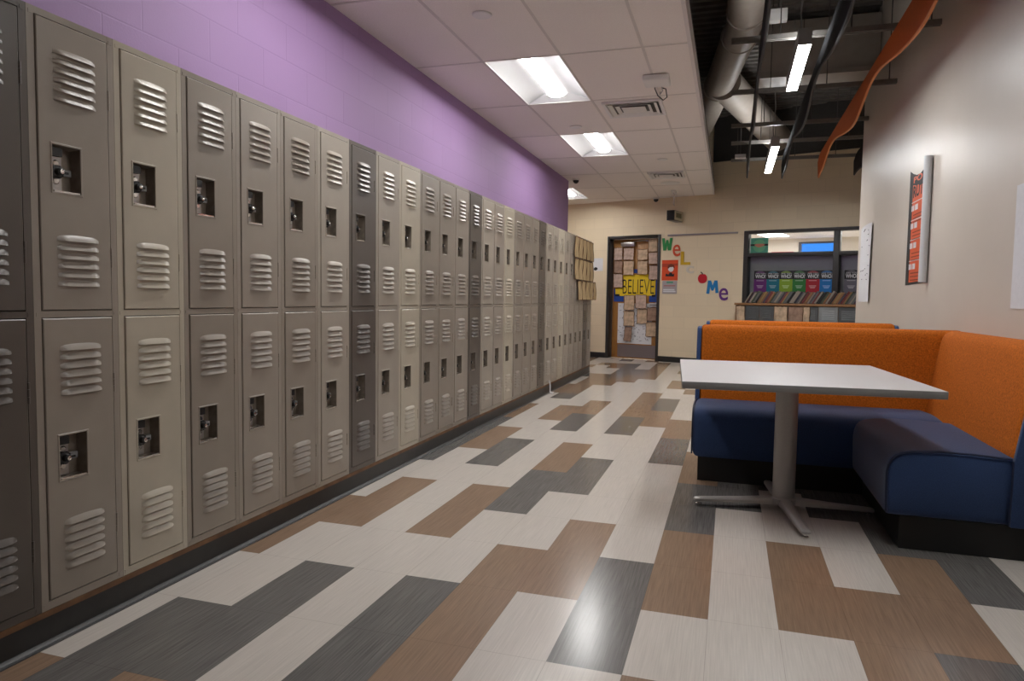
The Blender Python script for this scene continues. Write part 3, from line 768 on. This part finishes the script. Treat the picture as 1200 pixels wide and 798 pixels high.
# row of WHO posters
WH = [('poster_purple', (.13, .015, .16), 'purple'), ('poster_teal', (.0, .15, .22), 'teal'), ('poster_lime', (.22, .36, .02), 'lime green'), ('poster_green', (.02, .18, .03), 'dark green'), ('poster_red', (.38, .005, .02), 'red'), ('poster_blue', (.0, .16, .48), 'bright blue'), ('poster_grey', (.13, .12, .15), 'grey')]
for k, (nm, c, wd) in enumerate(WH):
    s0 = .352 + .2055 * k if k < 6 else 1.735
    w = .2035
    t = thing('who_poster', '%s WHO poster in the window above the books' % wd, 'poster', WF(s0, -.085, 1.245), ROT, 'colourful WHO posters in the window')
    MB().box(0, w, -.002, .0, 0, .235).build('colour_sheet', col(nm, c), t)
    MB().box(0, w, -.002, .0, .236, .375).build('black_header', M['ink'], t)
    pts = [(.02 + .16 * i / 12, .345 + .026 * math.sin(PI * i / 12)) for i in range(13)] + [(.18, .338), (.02, .338)]
    MB().prism(pts, 'y', -.0026, -.0021).build('picture', col(nm + '_soft', [min(1, x * .6 + .05) for x in c]), t)
    lettering('ARE YOU', M['paper'], .02, .185, .322, .336, -.0022, t, bold=.01)
    lettering('WHO?', M['paper'], .02, .187, .252, .315, -.0022, t, bold=.02)
    mb = MB().box(.04, .16, -.0028, -.0021, .208, .217)
    for q in range(3): mb.box(.045 + .01 * q, .155 - .01 * q, -.0028, -.0021, .125 - q * .017, .134 - q * .017)
    mb.build('text_strip', col(nm + '_pale', [min(1, x + .35) for x in c]), t)
# green poster inside the upper pane
g = thing('green_poster', 'green poster with a dark band in the upper window corner', 'poster', WF(.275, -.093, 1.918), ROT)
MB().box(0, .285, -.002, 0, 0, .25).build('sheet', col('poster_seagreen', (.08, .34, .24)), g)
MB().lathe([(0, 0), (.105, 0), (.105, .001), (0, .001)], 28, 0, (.142, -.0035, .12), 'y').build('pale_round', col('poster_palegreen', (.15, .45, .25)), g)
MB().box(0, .285, -.0045, -.0036, .118, .15).build('dark_band', M['ink'], g)
MB().prism([(.06, .135), (.09, .152), (.20, .152), (.235, .135), (.20, .108), (.14, .092), (.09, .108)], 'y', -.0056, -.0046).build('red_blotch', col('poster_salmon', (.55, .20, .13)), g)

# low locker-fronted bookcase
SH0, SH1, SHZ = .185, 3.35, 1.085
bc = thing('low_bookcase', 'low cabinet with grey louvered doors under the window', 'cabinet', (0, YO, 0), ROT)
MB().box(SH0 - .02, SH1, -.345, -.016, SHZ - .035, SHZ).build('wooden_top', M['wood'], bc, bevel=.003)
MB().box(SH0, SH0 + .02, -.33, -.016, .001, SHZ - .036).box(SH1 - .02, SH1, -.33, -.016, .001, SHZ - .036).box(SH0 + .02, SH1 - .02, -.30, -.016, .001, SHZ - .036).build('carcass', M['wood'], bc)
gl = col('locker_slate', (.085, .088, .09), .4)
edges = [.21, .34, .565, .795, 1.015, 1.235, 1.455, 1.735, 2.02, 2.30, 2.58, 2.86, 3.14, 3.32]
for k in range(13):
    a, b = edges[k] + .004, edges[k + 1] - .004
    mb = MB().box(a, b, -.322, -.302, .06, SHZ - .045)
    for zt in (.985, .45):
        for q in range(5):
            z = zt - q * .03
            rings = [[(x, -.322 - d, zz) for d, zz in ((0, z), (.003, z - .004), (.008, z - .018), (0, z - .020))] for x in (a + .045, b - .045)]
            mb.loft(rings)
    d = mb.build('door', gl if k not in (6,) else col('locker_slate_light', (.26, .27, .27), .4), bc)
PB = [(.20, .345, .80, 'kraft', 'at the open end near the letters'), (.80, 1.01, .72, 'kraft', 'left of the pinkish sheet'), (1.01, 1.235, .74, 'kraft_dark', 'pinkish brown sheet in the middle'), (1.24, 1.345, .70, 'kraft', 'narrow strip before the pale door')]
for k, (a, b, z, m, wd) in enumerate(PB):
    o = put('aged_paper', sheet(a + .005, b - .005, z - .3, 1.034, 90 + k, M[m]), None, WF(a + .005, .337 + (k % 2) * .014, z - .3), ROT)
    tag(o, 'aged paper on the low cabinet, ' + wd, 'paper', 'aged papers on the low cabinet')
# books leaning along the cabinet top
def dull(c): g_ = sum(c) / 3; return tuple(.62 * (x * .72 + g_ * .28) for x in c)
BC = [('book_brown', (.16, .05, .035)), ('book_cream', (.55, .45, .33)), ('book_grey', (.22, .22, .22)), ('book_orange', (.52, .20, .03)), ('book_navy', (.03, .03, .07)), ('book_red', (.38, .03, .02)), ('book_purple', (.14, .08, .14)), ('book_green', (.09, .13, .06)), ('book_black', (.02, .02, .02)), ('book_yellow', (.60, .36, .04))]
order = [1, 0, 6, 1, 7, 2, 8, 3, 9, 3, 6, 5, 3, 7, 2, 1, 2, 6, 5, 9, 2, 2, 8, 1, 1, 4, 2, 1, 0, 5, 3, 3, 1, 6, 2, 5, 1, 8, 8, 7, 3, 1, 0, 8]
BW = ['cream', 'rust-brown']
s = .305; k = 0
lean = math.radians(31)
names_ = [n.replace('book_', '') for n, _ in BC]
order = order + order[7:] ; TENS = ['', '', 'twentieth', 'thirtieth', 'fortieth', 'fiftieth', 'sixtieth', 'seventieth']; TEN2 = ['', '', 'twenty', 'thirty', 'forty', 'fifty', 'sixty', 'seventy']
def nth_word(n):
    if n < 20: return ORD[n - 1]
    return TENS[n // 10] if n % 10 == 0 else TEN2[n // 10] + '-' + ORD[n % 10 - 1]
THK = [R.uniform(.014, .030) for _ in range(120)]
while s < 1.97 and k < len(order):
    th = THK[k]; hh = R.uniform(.185, .225); dp = R.uniform(.14, .17)
    nm, c = BC[order[k]]
    pitch = (th + .0015) / math.cos(lean)
    t = thing('book', '', 'book', WF(s, .10, SHZ + .0008), (0, 0, -A), 'books leaning on the low cabinet')
    nth = nth_word(k + 1)
    t['label'] = '%s book leaning on the cabinet, %s from the letter side' % (names_[order[k]], nth)
    ml = Matrix.Rotation(lean, 4, 'Y')
    # spine side is towards the room (-y); the foot edge rests on the top
    mb = MB().box(0, .0022, -dp, 0, 0, hh, 0, ml).box(th - .0022, th, -dp, 0, 0, hh, 0, ml).box(.0022, th - .0022, -dp, -dp + .003, 0, hh, 0, ml)
    for v in range(len(mb.v)): mb.v[v] = (mb.v[v][0], mb.v[v][1], mb.v[v][2] + th * math.sin(lean))
    mb.build('cover', col(nm, dull(c), .5), t, smooth=0)
    pg = MB().box(.0024, th - .0024, -dp + .0032, -.004, .004, hh - .004, 0, ml)
    for v in range(len(pg.v)): pg.v[v] = (pg.v[v][0], pg.v[v][1], pg.v[v][2] + th * math.sin(lean))
    pg.build('pages', col('book_pages', (.62, .56, .45), .8), t, smooth=0)
    s += pitch + max(0, THK[k + 1] - th) * math.sin(lean) ** 2 / math.cos(lean) + .0008 + R.uniform(0, .003); k += 1

# ------------------------------------------------------------------ classroom behind the window
def W7(n): return -n
struct(MB().box(-3.5, 6.0, .21, 7.6, -.05, 0).build('floor_classroom', M['tile_w'], None, (0, YO, 0), ROT, smooth=0), 'classroom floor beyond the window', 'floor')
struct(MB().box(-3.5, 6.0, .21, 7.6, 2.75, 2.80).build('ceiling_classroom', M['ctile'], None, (0, YO, 0), ROT, smooth=0), 'classroom ceiling beyond the window', 'ceiling')
mb = MB()
for a, b, c, d in ((-3.5, -.47, 0, 2.75), (-.47, .42, 0, 1.4), (-.47, .42, 2.64, 2.75), (.42, 6.0, 0, 2.75)): mb.box(a, b, 7.3, 7.6, c, d)
struct(mb.build('wall_classroom', M['plain'], None, (0, YO, 0), ROT, smooth=0), 'classroom wall beyond the window', 'wall')
struct(MB().box(-3.6, -3.5, .21, 7.6, 0, 2.75).box(6.0, 6.1, .21, 7.6, 0, 2.75).build('wall_classroom_sides', M['plain'], None, (0, YO, 0), ROT, smooth=0), 'classroom side walls', 'wall')
w2 = struct(thing('window_2', '', 'window', (0, YO, 0), ROT), 'blue daylight window at the back of the classroom', 'window')
mb = MB().box(-.52, -.47, 7.27, 7.45, 1.4, 2.66).box(.42, .46, 7.27, 7.45, 1.4, 2.66).box(-.47, .42, 7.27, 7.45, 2.62, 2.66)
mb.build('window_frame', M['frame'], w2)
MB().box(-.47, .42, 7.42, 7.44, 1.4, 2.62).build('blue_pane', emis('blue_daylight', (.05, .30, .95), .24), w2)
MB().box(-1.20, -.64, 7.28, 7.295, 2.15, 2.42).build('red_banner', col('banner_red', (.45, .02, .05)), None, (0, YO, 0), ROT)
tag(bpy.data.objects['red_banner'], 'red banner on the classroom wall seen through the window', 'banner')

# ------------------------------------------------------------------ lights
E_T = emis('troffer_lens', (1, .985, .96), 9.0)
E_P = emis('pendant_lens', (.97, .985, 1), 17.0); E_U = emis('added_uplight', (.97, .985, 1), 9.0)
def troffer(x, y, label, rot=(0, 0, 0), z=ZC, w=.61, l=1.24):
    t = thing('ceiling_light', label, 'ceiling light', (x, y, z), rot, 'recessed ceiling lights')
    cx = w / 2; H = .062
    # housing: two curved reflectors and sloped ends
    mb = MB(); e = .012
    def refl(u, v, sgn):
        # u 0..1 from outer edge to basket
        xo = e if sgn < 0 else w - e; xi = cx - .10 if sgn < 0 else cx + .10
        return (xo + (xi - xo) * u, e + .0 + v * (l - 2 * e), H * math.sin(u * PI / 2) ** .9 + .001)
    for sg in (-1, 1): mb.grid(lambda u, v: refl(u, v, sg), 10, 1)
    # ends
    for yy in (e, l - e): 
        mb.add([(e, yy, 0), (w - e, yy, 0), (w - e, yy, H + .02), (e, yy, H + .02)], [(0, 1, 2, 3)])
    sl = .11
    mb.add([(e, l - e, .001), (w - e, l - e, .001), (w * .66, l - e - sl, H), (w * .34, l - e - sl, H)], [(0, 1, 2, 3)])
    mb.box(e, w - e, e, l - e, H + .002, H + .02)
    mb.build('reflector', M['reflector'], t, fix=False, smooth=60)
    fb = MB().box(.001, e, .001, l - .001, -.003, .02).box(w - e, w - .001, .001, l - .001, -.003, .02).box(e, w - e, .001, e, -.003, .02).box(e, w - e, l - e, l - .001, -.003, .02)
    fb.build('frame', M['white'], t, smooth=0)
    # lamp basket
    n = 12; y0, y1 = .03, l - .10
    ring = lambda yy: [(cx - .075 * math.cos(PI * i / n), yy, H - .004 - .012 * math.sin(PI * i / n)) for i in range(n + 1)]
    lb = MB(); lb.loft([ring(y0), ring(y1)], cap=False, closed=False); lb.add(ring(y0), [tuple(range(n + 1))]); lb.add(ring(y1), [tuple(range(n + 1))])
    lb.build('lens', E_T, t, smooth=60)
    eb = MB()
    for yy in (y1 + .004,): eb.tube([(cx - .092 * math.cos(PI * i / n), yy, H - .004 - .036 * math.sin(PI * i / n)) for i in range(n + 1)], .006, 6)
    eb.build('end_arc', M['greyplastic'], t)
    return t
troffer(-1.885, 5.155, 'bright recessed ceiling light beside the white box and first vent')
troffer(-1.885, 5.155 + 2 * GH, 'second recessed ceiling light further along above the lockers')
troffer(-1.885, 5.155 - 2 * GH, 'recessed ceiling light above the near lockers')
troffer(TROF[2][0], TROF[2][1], 'recessed ceiling light half hidden behind the purple wall end')
def pendant(x, y0, y1, z, label, w=.09, h=.115):
    t = thing('pendant_light', label, 'pendant light', (x, y0, z), (0, 0, 0), 'linear pendant lights in the open ceiling')
    l = y1 - y0
    mb = MB().box(-w / 2, -w / 2 + .004, 0, l, 0, h).box(w / 2 - .004, w / 2, 0, l, 0, h).box(-w / 2 + .004, w / 2 - .004, 0, .25, h - .004, h).box(-w / 2 + .004, w / 2 - .004, l - .25, l, h - .004, h).box(-w / 2 + .004, w / 2 - .004, 0, .004, 0, h - .004).box(-w / 2 + .004, w / 2 - .004, l - .004, l, 0, h - .004)
    mb.build('housing', M['tmetal'], t, smooth=0)
    MB().box(-w / 2 + .0045, w / 2 - .0045, .0045, l - .0045, .002, .012).build('lens', E_P, t, smooth=0)
    MB().box(-w / 2 + .0045, w / 2 - .0045, .251, l - .251, h - .012, h - .004).build('added_uplight_lens', E_U, t, smooth=0)  # added glowing top, put in to brighten the upper wall and deck
    for yy in (.12, l - .12): MB().tube([(0, yy, h), (0, yy, ZD - .05 - z)], .0025, 6).build('suspension_wire', M['rod'], t)
    cz = ZD - .06 - z
    MB().tube([(-.02, .05, h), (-.03, .045, h + .12), (-.01, .06, h + .35), (-.035, .05, h + .7), (-.02, .06, cz)], .006, 8).build('power_cord', M['greyplastic'], t)
    return t
pendant(.435, 5.32, 6.44, 2.90, 'bright linear pendant light nearer the camera')
pendant(.435, 8.67, 10.41, 2.90, 'bright linear pendant light near the far wall')
pendant(.435, 2.05, 3.17, 2.90, 'linear pendant light over the near side of the table')
# classroom light
t = thing('ceiling_light', 'classroom ceiling light seen through the upper window pane', 'ceiling light', WF(-1.15, -5.2, 2.749), ROT, 'recessed ceiling lights')
MB().box(0, .62, 0, 1.24, -.004, -.001).build('frame', M['white'], t); MB().box(.03, .59, .03, 1.21, -.006, -.0045).build('lens', emis('classroom_lens', (1, .98, .95), 7), t)
for (a, b) in ((1.6, 2.2), (-1.2, 1.5), (2.2, 5.0)):
    t = thing('ceiling_light', 'classroom ceiling light out of sight behind the wall', 'ceiling light', WF(a, -b, 2.749), ROT, 'classroom lights')
    MB().box(0, .62, 0, 1.24, -.004, -.001).build('frame', M['white'], t); MB().box(.03, .59, .03, 1.21, -.006, -.0045).build('lens', bpy.data.materials['classroom_lens'], t)

# ------------------------------------------------------------------ ceiling fittings
def vent(x0, x1, y0, y1, label):
    t = thing('air_vent', label, 'air vent', ((x0 + x1) / 2, (y0 + y1) / 2, ZC - .004), group='square ceiling vents')
    w, l = (x1 - x0) / 2, (y1 - y0) / 2
    mb = MB()
    def ring(k, z): return [(-w * k, -l * k, z), (w * k, -l * k, z), (w * k, l * k, z), (-w * k, l * k, z)]
    mb.loft([ring(1, 0), ring(1, -.018), ring(.985, -.020), ring(.90, -.018), ring(.87, -.002)], cap=False); mb.build('frame', M['white'], t, smooth=0, fix=False)
    for k in (.82, .60):
        m2 = MB(); m2.loft([ring(k, -.020), ring(k - .005, -.0215), ring(k - .12, -.005), ring(k - .115, -.0035)], cap=False); m2.build('louver_ring', M['white'], t, smooth=0, fix=False)
    MB().box(-w * .40, w * .40, -l * .40, l * .40, -.022, -.019).build('centre_plate', M['white'], t)
    MB().box(-w * .86, w * .86, -l * .86, l * .86, -.0022, -.0002).build('throat_shade', M['black'], t)  # flat black plate painting the shade of the opening; ceiling is solid here
vent(-1.20, -.655, 6.47, 6.99, 'square ceiling vent beside the white access box')
vent(-1.20, -.70, 10.13, 10.63, 'square ceiling vent further off near the far wall')
ap_ = thing('ceiling_network_box', 'white network box with a looped cable on the ceiling', 'network box', (-.635, 5.87, ZC - .0045))
MB().box(-.105, .105, -.10, .12, -.045, 0).build('housing', M['white'], ap_, bevel=.012, bseg=3)
MB().tube([(-.03, .12, -.02), (-.035, .20, -.03), (-.02, .30, -.06), (.02, .36, -.085), (.055, .33, -.07), (.05, .26, -.02), (.02, .28, -.004)], .005, 8).build('cable', M['black'], ap_)
MB().tube([(.02, .12, -.02), (.03, .20, -.05), (0, .30, -.05), (-.01, .40, -.002)], .004, 8).build('cable', M['greyplastic'], ap_)
def disc(x, y, r, label, z=ZC - .004):
    t = MB().lathe([(0, 0), (r, 0), (r, -.004), (r * .9, -.009), (0, -.010)], 28).build('ceiling_disc', M['white'], None, (x, y, z)); tag(t, label, 'sprinkler cover', 'round white ceiling covers')
disc(-1.584, 4.30, .065, 'round white cover on the near tile above the lockers')
disc(-1.62, 7.30, .065, 'round white cover between the two bright recessed lights')
disc(-.90, 9.25, .065, 'round white cover before the second vent')
disc(-.955, 11.12, .15, 'large round white speaker cover behind the second vent')
def dome(x, y, label):
    t = thing('ceiling_camera', label, 'camera', (x, y, ZC - .004), group='black dome cameras')
    MB().lathe([(0, 0), (.055, 0), (.055, -.02), (.045, -.022)], 20).build('base', M['white'], t)
    MB().lathe([(.045, -.021), (.043, -.04), (.03, -.06), (.012, -.07), (0, -.071)], 20).build('dome', M['black'], t)
dome(-2.30, 10.45, 'black dome camera by the end of the purple wall')
dome(-1.33, 12.70, 'black dome camera near the top of the far wall')
ex = thing('exit_sign', 'clear edge-lit exit sign hanging from the ceiling', 'exit sign', (-.96, 11.98, ZC - .0045))
MB().box(-.035, .035, -.15, .15, -.03, 0).build('canopy', M['white'], ex, bevel=.004)
MB().box(-.004, .004, -.14, .14, -.225, -.031).build('acrylic_plate', col('clear_plate', (.75, .66, .62), .15), ex)
lettering('EXIT', col('exit_red', (.55, .05, .04)), -.115, .115, -.19, -.06, -.0045, ex, bold=.03, facing='x')

# ------------------------------------------------------------------ open ceiling: struts, baffles, ducts
XS0 = -.06
STR = [5.86, 7.28, 8.64, 9.58, 10.72, 4.5, 3.1, 1.7, .3]
for k, y in enumerate(STR):
    x1 = XW - .006 if y < YE else 4.6
    ORDS = ['nearest in view', 'second in view', 'third in view', 'fourth in view', 'closest to the far wall', 'above the table', 'over the near floor', 'over the viewpoint', 'behind the viewpoint']
    t = thing('strut_channel', 'grey steel strut across the open ceiling, ' + ORDS[k], 'strut', (0, y, 3.135), group='steel struts across the open ceiling')
    MB().prism([(-.02, 0), (-.011, 0), (-.011, .006), (-.016, .006), (-.016, .037), (.016, .037), (.016, .006), (.011, .006), (.011, 0), (.02, 0), (.02, .041), (-.02, .041)], 'x', XS0, x1).build('channel', M['strut'], t, smooth=0)
    for xx in ((.02 if k == 4 else .30), .80, 1.33) + ((2.6,) if y > YE else ()): MB().tube([(xx, 0, .041), (xx, 0, ZD - .05 - 3.135)], .005, 6).build('hanger_rod', M['rod'], t)
def baffle(x, y0, y1, m, me, label, ph=0., th=.022):
    t = thing('ceiling_baffle', label, 'ceiling baffle', (x, 0, 0), group='wavy baffles hanging from the struts')
    n = 70; top = []; bot = []
    for i in range(n + 1):
        y = y0 + (y1 - y0) * i / n
        top.append((y, 3.132 - max(0, (y - y1 + .35) / .35) ** 2 * .08))
        c = math.cos(2 * PI * (y - 5.12 + ph) / 2.55)
        bot.append((y, 2.940 - .075 * c + .012 * math.sin(2 * PI * (y + ph) / 1.27) - max(0, (y - y1 + .5) / .5) ** 2 * .06))
    f = lambda y: (.012 if m is M['fin_orange'] else .004) * math.sin(2 * PI * (y + ph) / 2.55)
    mb = MB()
    rings = [[(f(b[0]) - th / 2, b[0], b[1]), (f(b[0]) + th / 2, b[0], b[1]), (th / 2, a[0], a[1]), (-th / 2, a[0], a[1])] for a, b in zip(top, bot)]
    mb.loft(rings); mb.build('panel', m, t, smooth=40)
    eb = MB(); eb.tube([(f(b[0]), b[0], b[1]) for b in bot] , .0115 if m is M['fin_orange'] else .0112, 8); eb.build('edge_band', me, t)
baffle(.165, 2.2, 10.70, M['fin_grey'], M['fin_edge'], 'dark grey wavy ceiling baffle beside the drop ceiling', .3)
baffle(.635, 2.2, 10.68, M['fin_grey'], M['fin_edge'], 'dark grey wavy ceiling baffle between the pendants and orange one', .1)
baffle(1.10, 2.2, 10.58, M['fin_orange'], M['fin_oedge'], 'orange wavy ceiling baffle along the beige wall')
baffle(1.56, 9.15, 10.62, M['fin_grey'], M['fin_edge'], 'short dark baffle end past the corner of the beige wall', .2)
# ducts
dt = thing('air_duct', 'tan round air duct with two branches above the struts', 'air duct', (0, 0, 0))
def seg(p0, p1, r, bands=()):
    p0, p1 = Vector(p0), Vector(p1); mb = MB(); mb.tube([p0, p1], r, 28)
    return mb
seg((.055, -3.9, 3.80), (.055, 7.0, 3.80), .17).build('main_run', M['duct'], dt)
MB().tube([(.055, 6.99, 3.80), (.050, 7.15, 3.80), (.03, 7.35, 3.80), (.0, 7.55, 3.80)], .172, 28).build('elbow', M['duct'], dt)
seg((.005, 7.5, 3.80), (-.24, 9.2, 3.77), .172).build('left_branch', M['duct'], dt)
seg((-.238, 9.18, 3.77), (-.60, 11.6, 3.72), .172).build('left_branch', M['duct'], dt)
seg((-.16, 9.0, 3.76), (.62, 11.75, 3.66), .20).build('right_branch', M['duct'], dt)
for p, q in (((.055, 6.93, 3.8), (.055, 6.98, 3.8)), ((.0, 7.56, 3.8), (-.008, 7.61, 3.8)), ((-.233, 9.15, 3.77), (-.24, 9.2, 3.77))): seg(p, q, .184).build('collar', M['duct'], dt)
bd = thing('rectangular_duct', 'large tan rectangular duct crossing above the nearest pendant', 'air duct', (0, 0, 0))
MB().box(.21, XW - .01, 8.10, 8.58, 3.52, 4.10).build('duct_body', M['duct'], bd, bevel=.006)
MB().box(.205, XW - .008, 8.08, 8.10, 3.51, 3.56).box(.205, XW - .008, 8.58, 8.60, 3.51, 3.56).build('flange', M['duct'], bd)
jb = thing('junction_box', 'pale junction box on a rod near the first pendant', 'junction box', (.325, 6.80, 3.62))
MB().box(-.075, .075, -.05, .05, 0, .10).build('box', M['white'], jb, bevel=.006); MB().tube([(0, 0, .10), (0, 0, ZD - .05 - 3.62)], .006, 8).build('hanger_rod', M['rod'], jb)
jb = thing('junction_box', 'small pale box above the far struts', 'junction box', (.06, 9.9, 3.02))
MB().box(-.07, .07, -.04, .04, 0, .05).build('box', M['white'], jb, bevel=.004); MB().tube([(0, 0, .05), (0, 0, 3.495 - 3.02)], .006, 8).build('hanger_rod', M['rod'], jb)

# ------------------------------------------------------------------ right wall papers
# curled poster: flat part on the wall, near edge rolling outwards
cp = thing('hanging_poster', 'orange and black poster with its edge curling off the wall', 'poster', (XW - .002, 6.58, 1.265))
HP = .965; flat = .665; r0 = .027
path = [(-.002, -i * flat / 6) for i in range(7)]
for i in range(1, 13):
    t = PI * 1.25 * i / 12; path.append((-.002 - r0 + r0 * math.cos(t), -flat - r0 * 1.15 * math.sin(t)))
def pm(u):
    return path[u]
bandz = [0, .02, .88, HP]
mb = MB(); n = len(path)
lens = [0.]
for i in range(1, n): lens.append(lens[-1] + math.dist(path[i], path[i - 1]))
rowsz = [0, .02, .3, .6, .86, HP]
def cz(i, z): return z - (.05 * (max(0, lens[i] - .1)) * (1 - z / HP) * -.3) - .07 * math.sin(min(1, lens[i] / .6) * PI) * (z / HP) ** 3 - .02 * (z / HP)
for side in (0, 1):
    for i in range(n - 1):
        for k in range(len(rowsz) - 1):
            q = []
            for (ii, zz) in ((i, rowsz[k]), (i + 1, rowsz[k]), (i + 1, rowsz[k + 1]), (i, rowsz[k + 1])):
                x, y = path[ii]
                if side:   # back a hair behind
                    a = Vector(path[min(ii + 1, n - 1)]) - Vector(path[max(ii - 1, 0)]); a = Vector((a.y, -a.x)).normalized() * .0012; x, y = x - a.x, y - a.y
                q.append((x, y, cz(ii, zz)))
            mi = 2 if side else (1 if (i == 0 or k in (0, 4)) else 0)
            mb.add(q, [(0, 1, 2, 3)], mi)
mb.build('sheet', [col('sign_orange', (.66, .085, .012), .45), M['ink'], M['paper_back']], cp, fix=False, smooth=50)
def wtext(s, m, y0, y1, z0, z1, bold=.02):
    me = text_mesh(s, bold)
    co = [(v.co.x, v.co.y, v.co.z) for v in me.vertices]
    ax, bx = min(c[0] for c in co), max(c[0] for c in co); ay, by = min(c[1] for c in co), max(c[1] for c in co); cz0 = min(c[2] for c in co); cz1 = max(c[2] for c in co)
    for v, c in zip(me.vertices, co):
        u = (c[0] - ax) / (bx - ax); w = (c[1] - ay) / (by - ay); d = (c[2] - cz0) / ((cz1 - cz0) or 1)
        v.co = (-.0030 - d * .0006, -(y0 + u * (y1 - y0)), z0 + w * (z1 - z0))
    me.materials.clear(); me.materials.append(m); me.update()
    return put('lettering', me, cp)
wtext('RUTH', M['ink'], .13, .55, .705, .80, .03)
wtext('PO', col('sign_orange', (.66, .085, .012)), .13, .40, .825, .875, .02)
hb_ = MB()
for z in (.645, .50, .34, .17):
    for a_, b_ in ((.10, .135), (.145, .18), (.205, .225), (.235, .30)): hb_.box(-.0032, -.0026, -b_, -a_, z - .045, z)
hb_.build('heading_block', M['paper'], cp)
mb = MB()
for z in (.66, .515, .355, .185): mb.box(-.0032, -.0026, -.60, -.10, z + .006, z + .012)
mb.build('white_rule', M['paper'], cp)
mb = MB()
for z0 in (.56, .42, .25, .09):
    for q in range(3): mb.box(-.0032, -.0026, -.58, -.16, z0 - q * .028, z0 - q * .028 + .008)
mb.build('small_print', col('print_dark_red', (.22, .03, .01)), cp)
# sheet near the wall end
def wall_sheet(name, y0, y1, z0, z1, label, curl, seed, marks=0):
    t = thing(name, label, 'paper', (XW - .002, y1, z0))
    w, h = y1 - y0, z1 - z0
    def f(u, v, off=0):   # u from far edge to near edge
        x = -.003 - curl * (max(0, u - .45) / .55) ** 2 * (1 - .55 * v) - .004 * math.sin(4 * v + seed) * u - off
        return (x, -u * w + .03 * u * u * (1 - v), v * h + .02 * math.sin(3 * u) * (v if seed % 2 else 0))
    mb = MB(); mb.grid(lambda u, v: f(u, v), 14, 12); mb.grid(lambda u, v: f(u, v, -.0012), 14, 12); mb.build('sheet', M['paper'], t, fix=False, smooth=60)
    if marks:
        r = random.Random(seed); mk = MB()
        for k in range(marks):
            u, v = r.uniform(.12, .85), r.uniform(.25, .97); a = f(u, v, .002); b = f(u + r.uniform(.03, .1), v + r.uniform(-.01, .012), .002); mk.tube([a, b], .0028, 5)
        mk.build('handwriting', M['ink'], t)
    return t
wall_sheet('hanging_paper', 8.10, 8.80, 1.125, 1.95, 'white handwritten sheet near the end of the beige wall', .018, 5, 16)
wall_sheet('hanging_paper', 3.45, 4.245, 1.095, 1.73, 'white sheet cut by the picture edge above the booth', .07, 8, 0)

# ------------------------------------------------------------------ camera, world, view
f_px, yaw, pitch, roll, ch = 812.62, .3042, -.0616, .0146, 1.113
fw_ = Vector((-math.sin(yaw) * math.cos(pitch), math.cos(yaw) * math.cos(pitch), math.sin(pitch)))
rt = Vector((math.cos(yaw), math.sin(yaw), 0)); up = rt.cross(fw_)
r2 = rt * math.cos(roll) + up * math.sin(roll); u2 = -rt * math.sin(roll) + up * math.cos(roll)
cam = bpy.data.cameras.new('camera'); co = bpy.data.objects.new('camera', cam); COL.objects.link(co)
cam.sensor_width = 36; cam.sensor_fit = 'HORIZONTAL'; cam.lens = f_px / 1200 * 36; cam.clip_start = .02; cam.clip_end = 60
mw = Matrix.Identity(4)
for i in range(3): mw[i][0] = r2[i]; mw[i][1] = u2[i]; mw[i][2] = -fw_[i]
mw[2][3] = ch
co.matrix_world = mw; sc.camera = co
w = bpy.data.worlds.new('world'); sc.world = w; w.use_nodes = True
w.node_tree.nodes['Background'].inputs[0].default_value = (.5, .5, .55, 1); w.node_tree.nodes['Background'].inputs[1].default_value = .05
sc.view_settings.view_transform = 'Standard'; sc.view_settings.look = 'None'; sc.view_settings.gamma = 1; sc.view_settings.use_curve_mapping = False
sc.view_settings.exposure = 2.32
sc.cycles.use_denoising = True
sc.cycles.max_bounces = 8; sc.cycles.diffuse_bounces = 5; sc.cycles.sample_clamp_indirect = 6
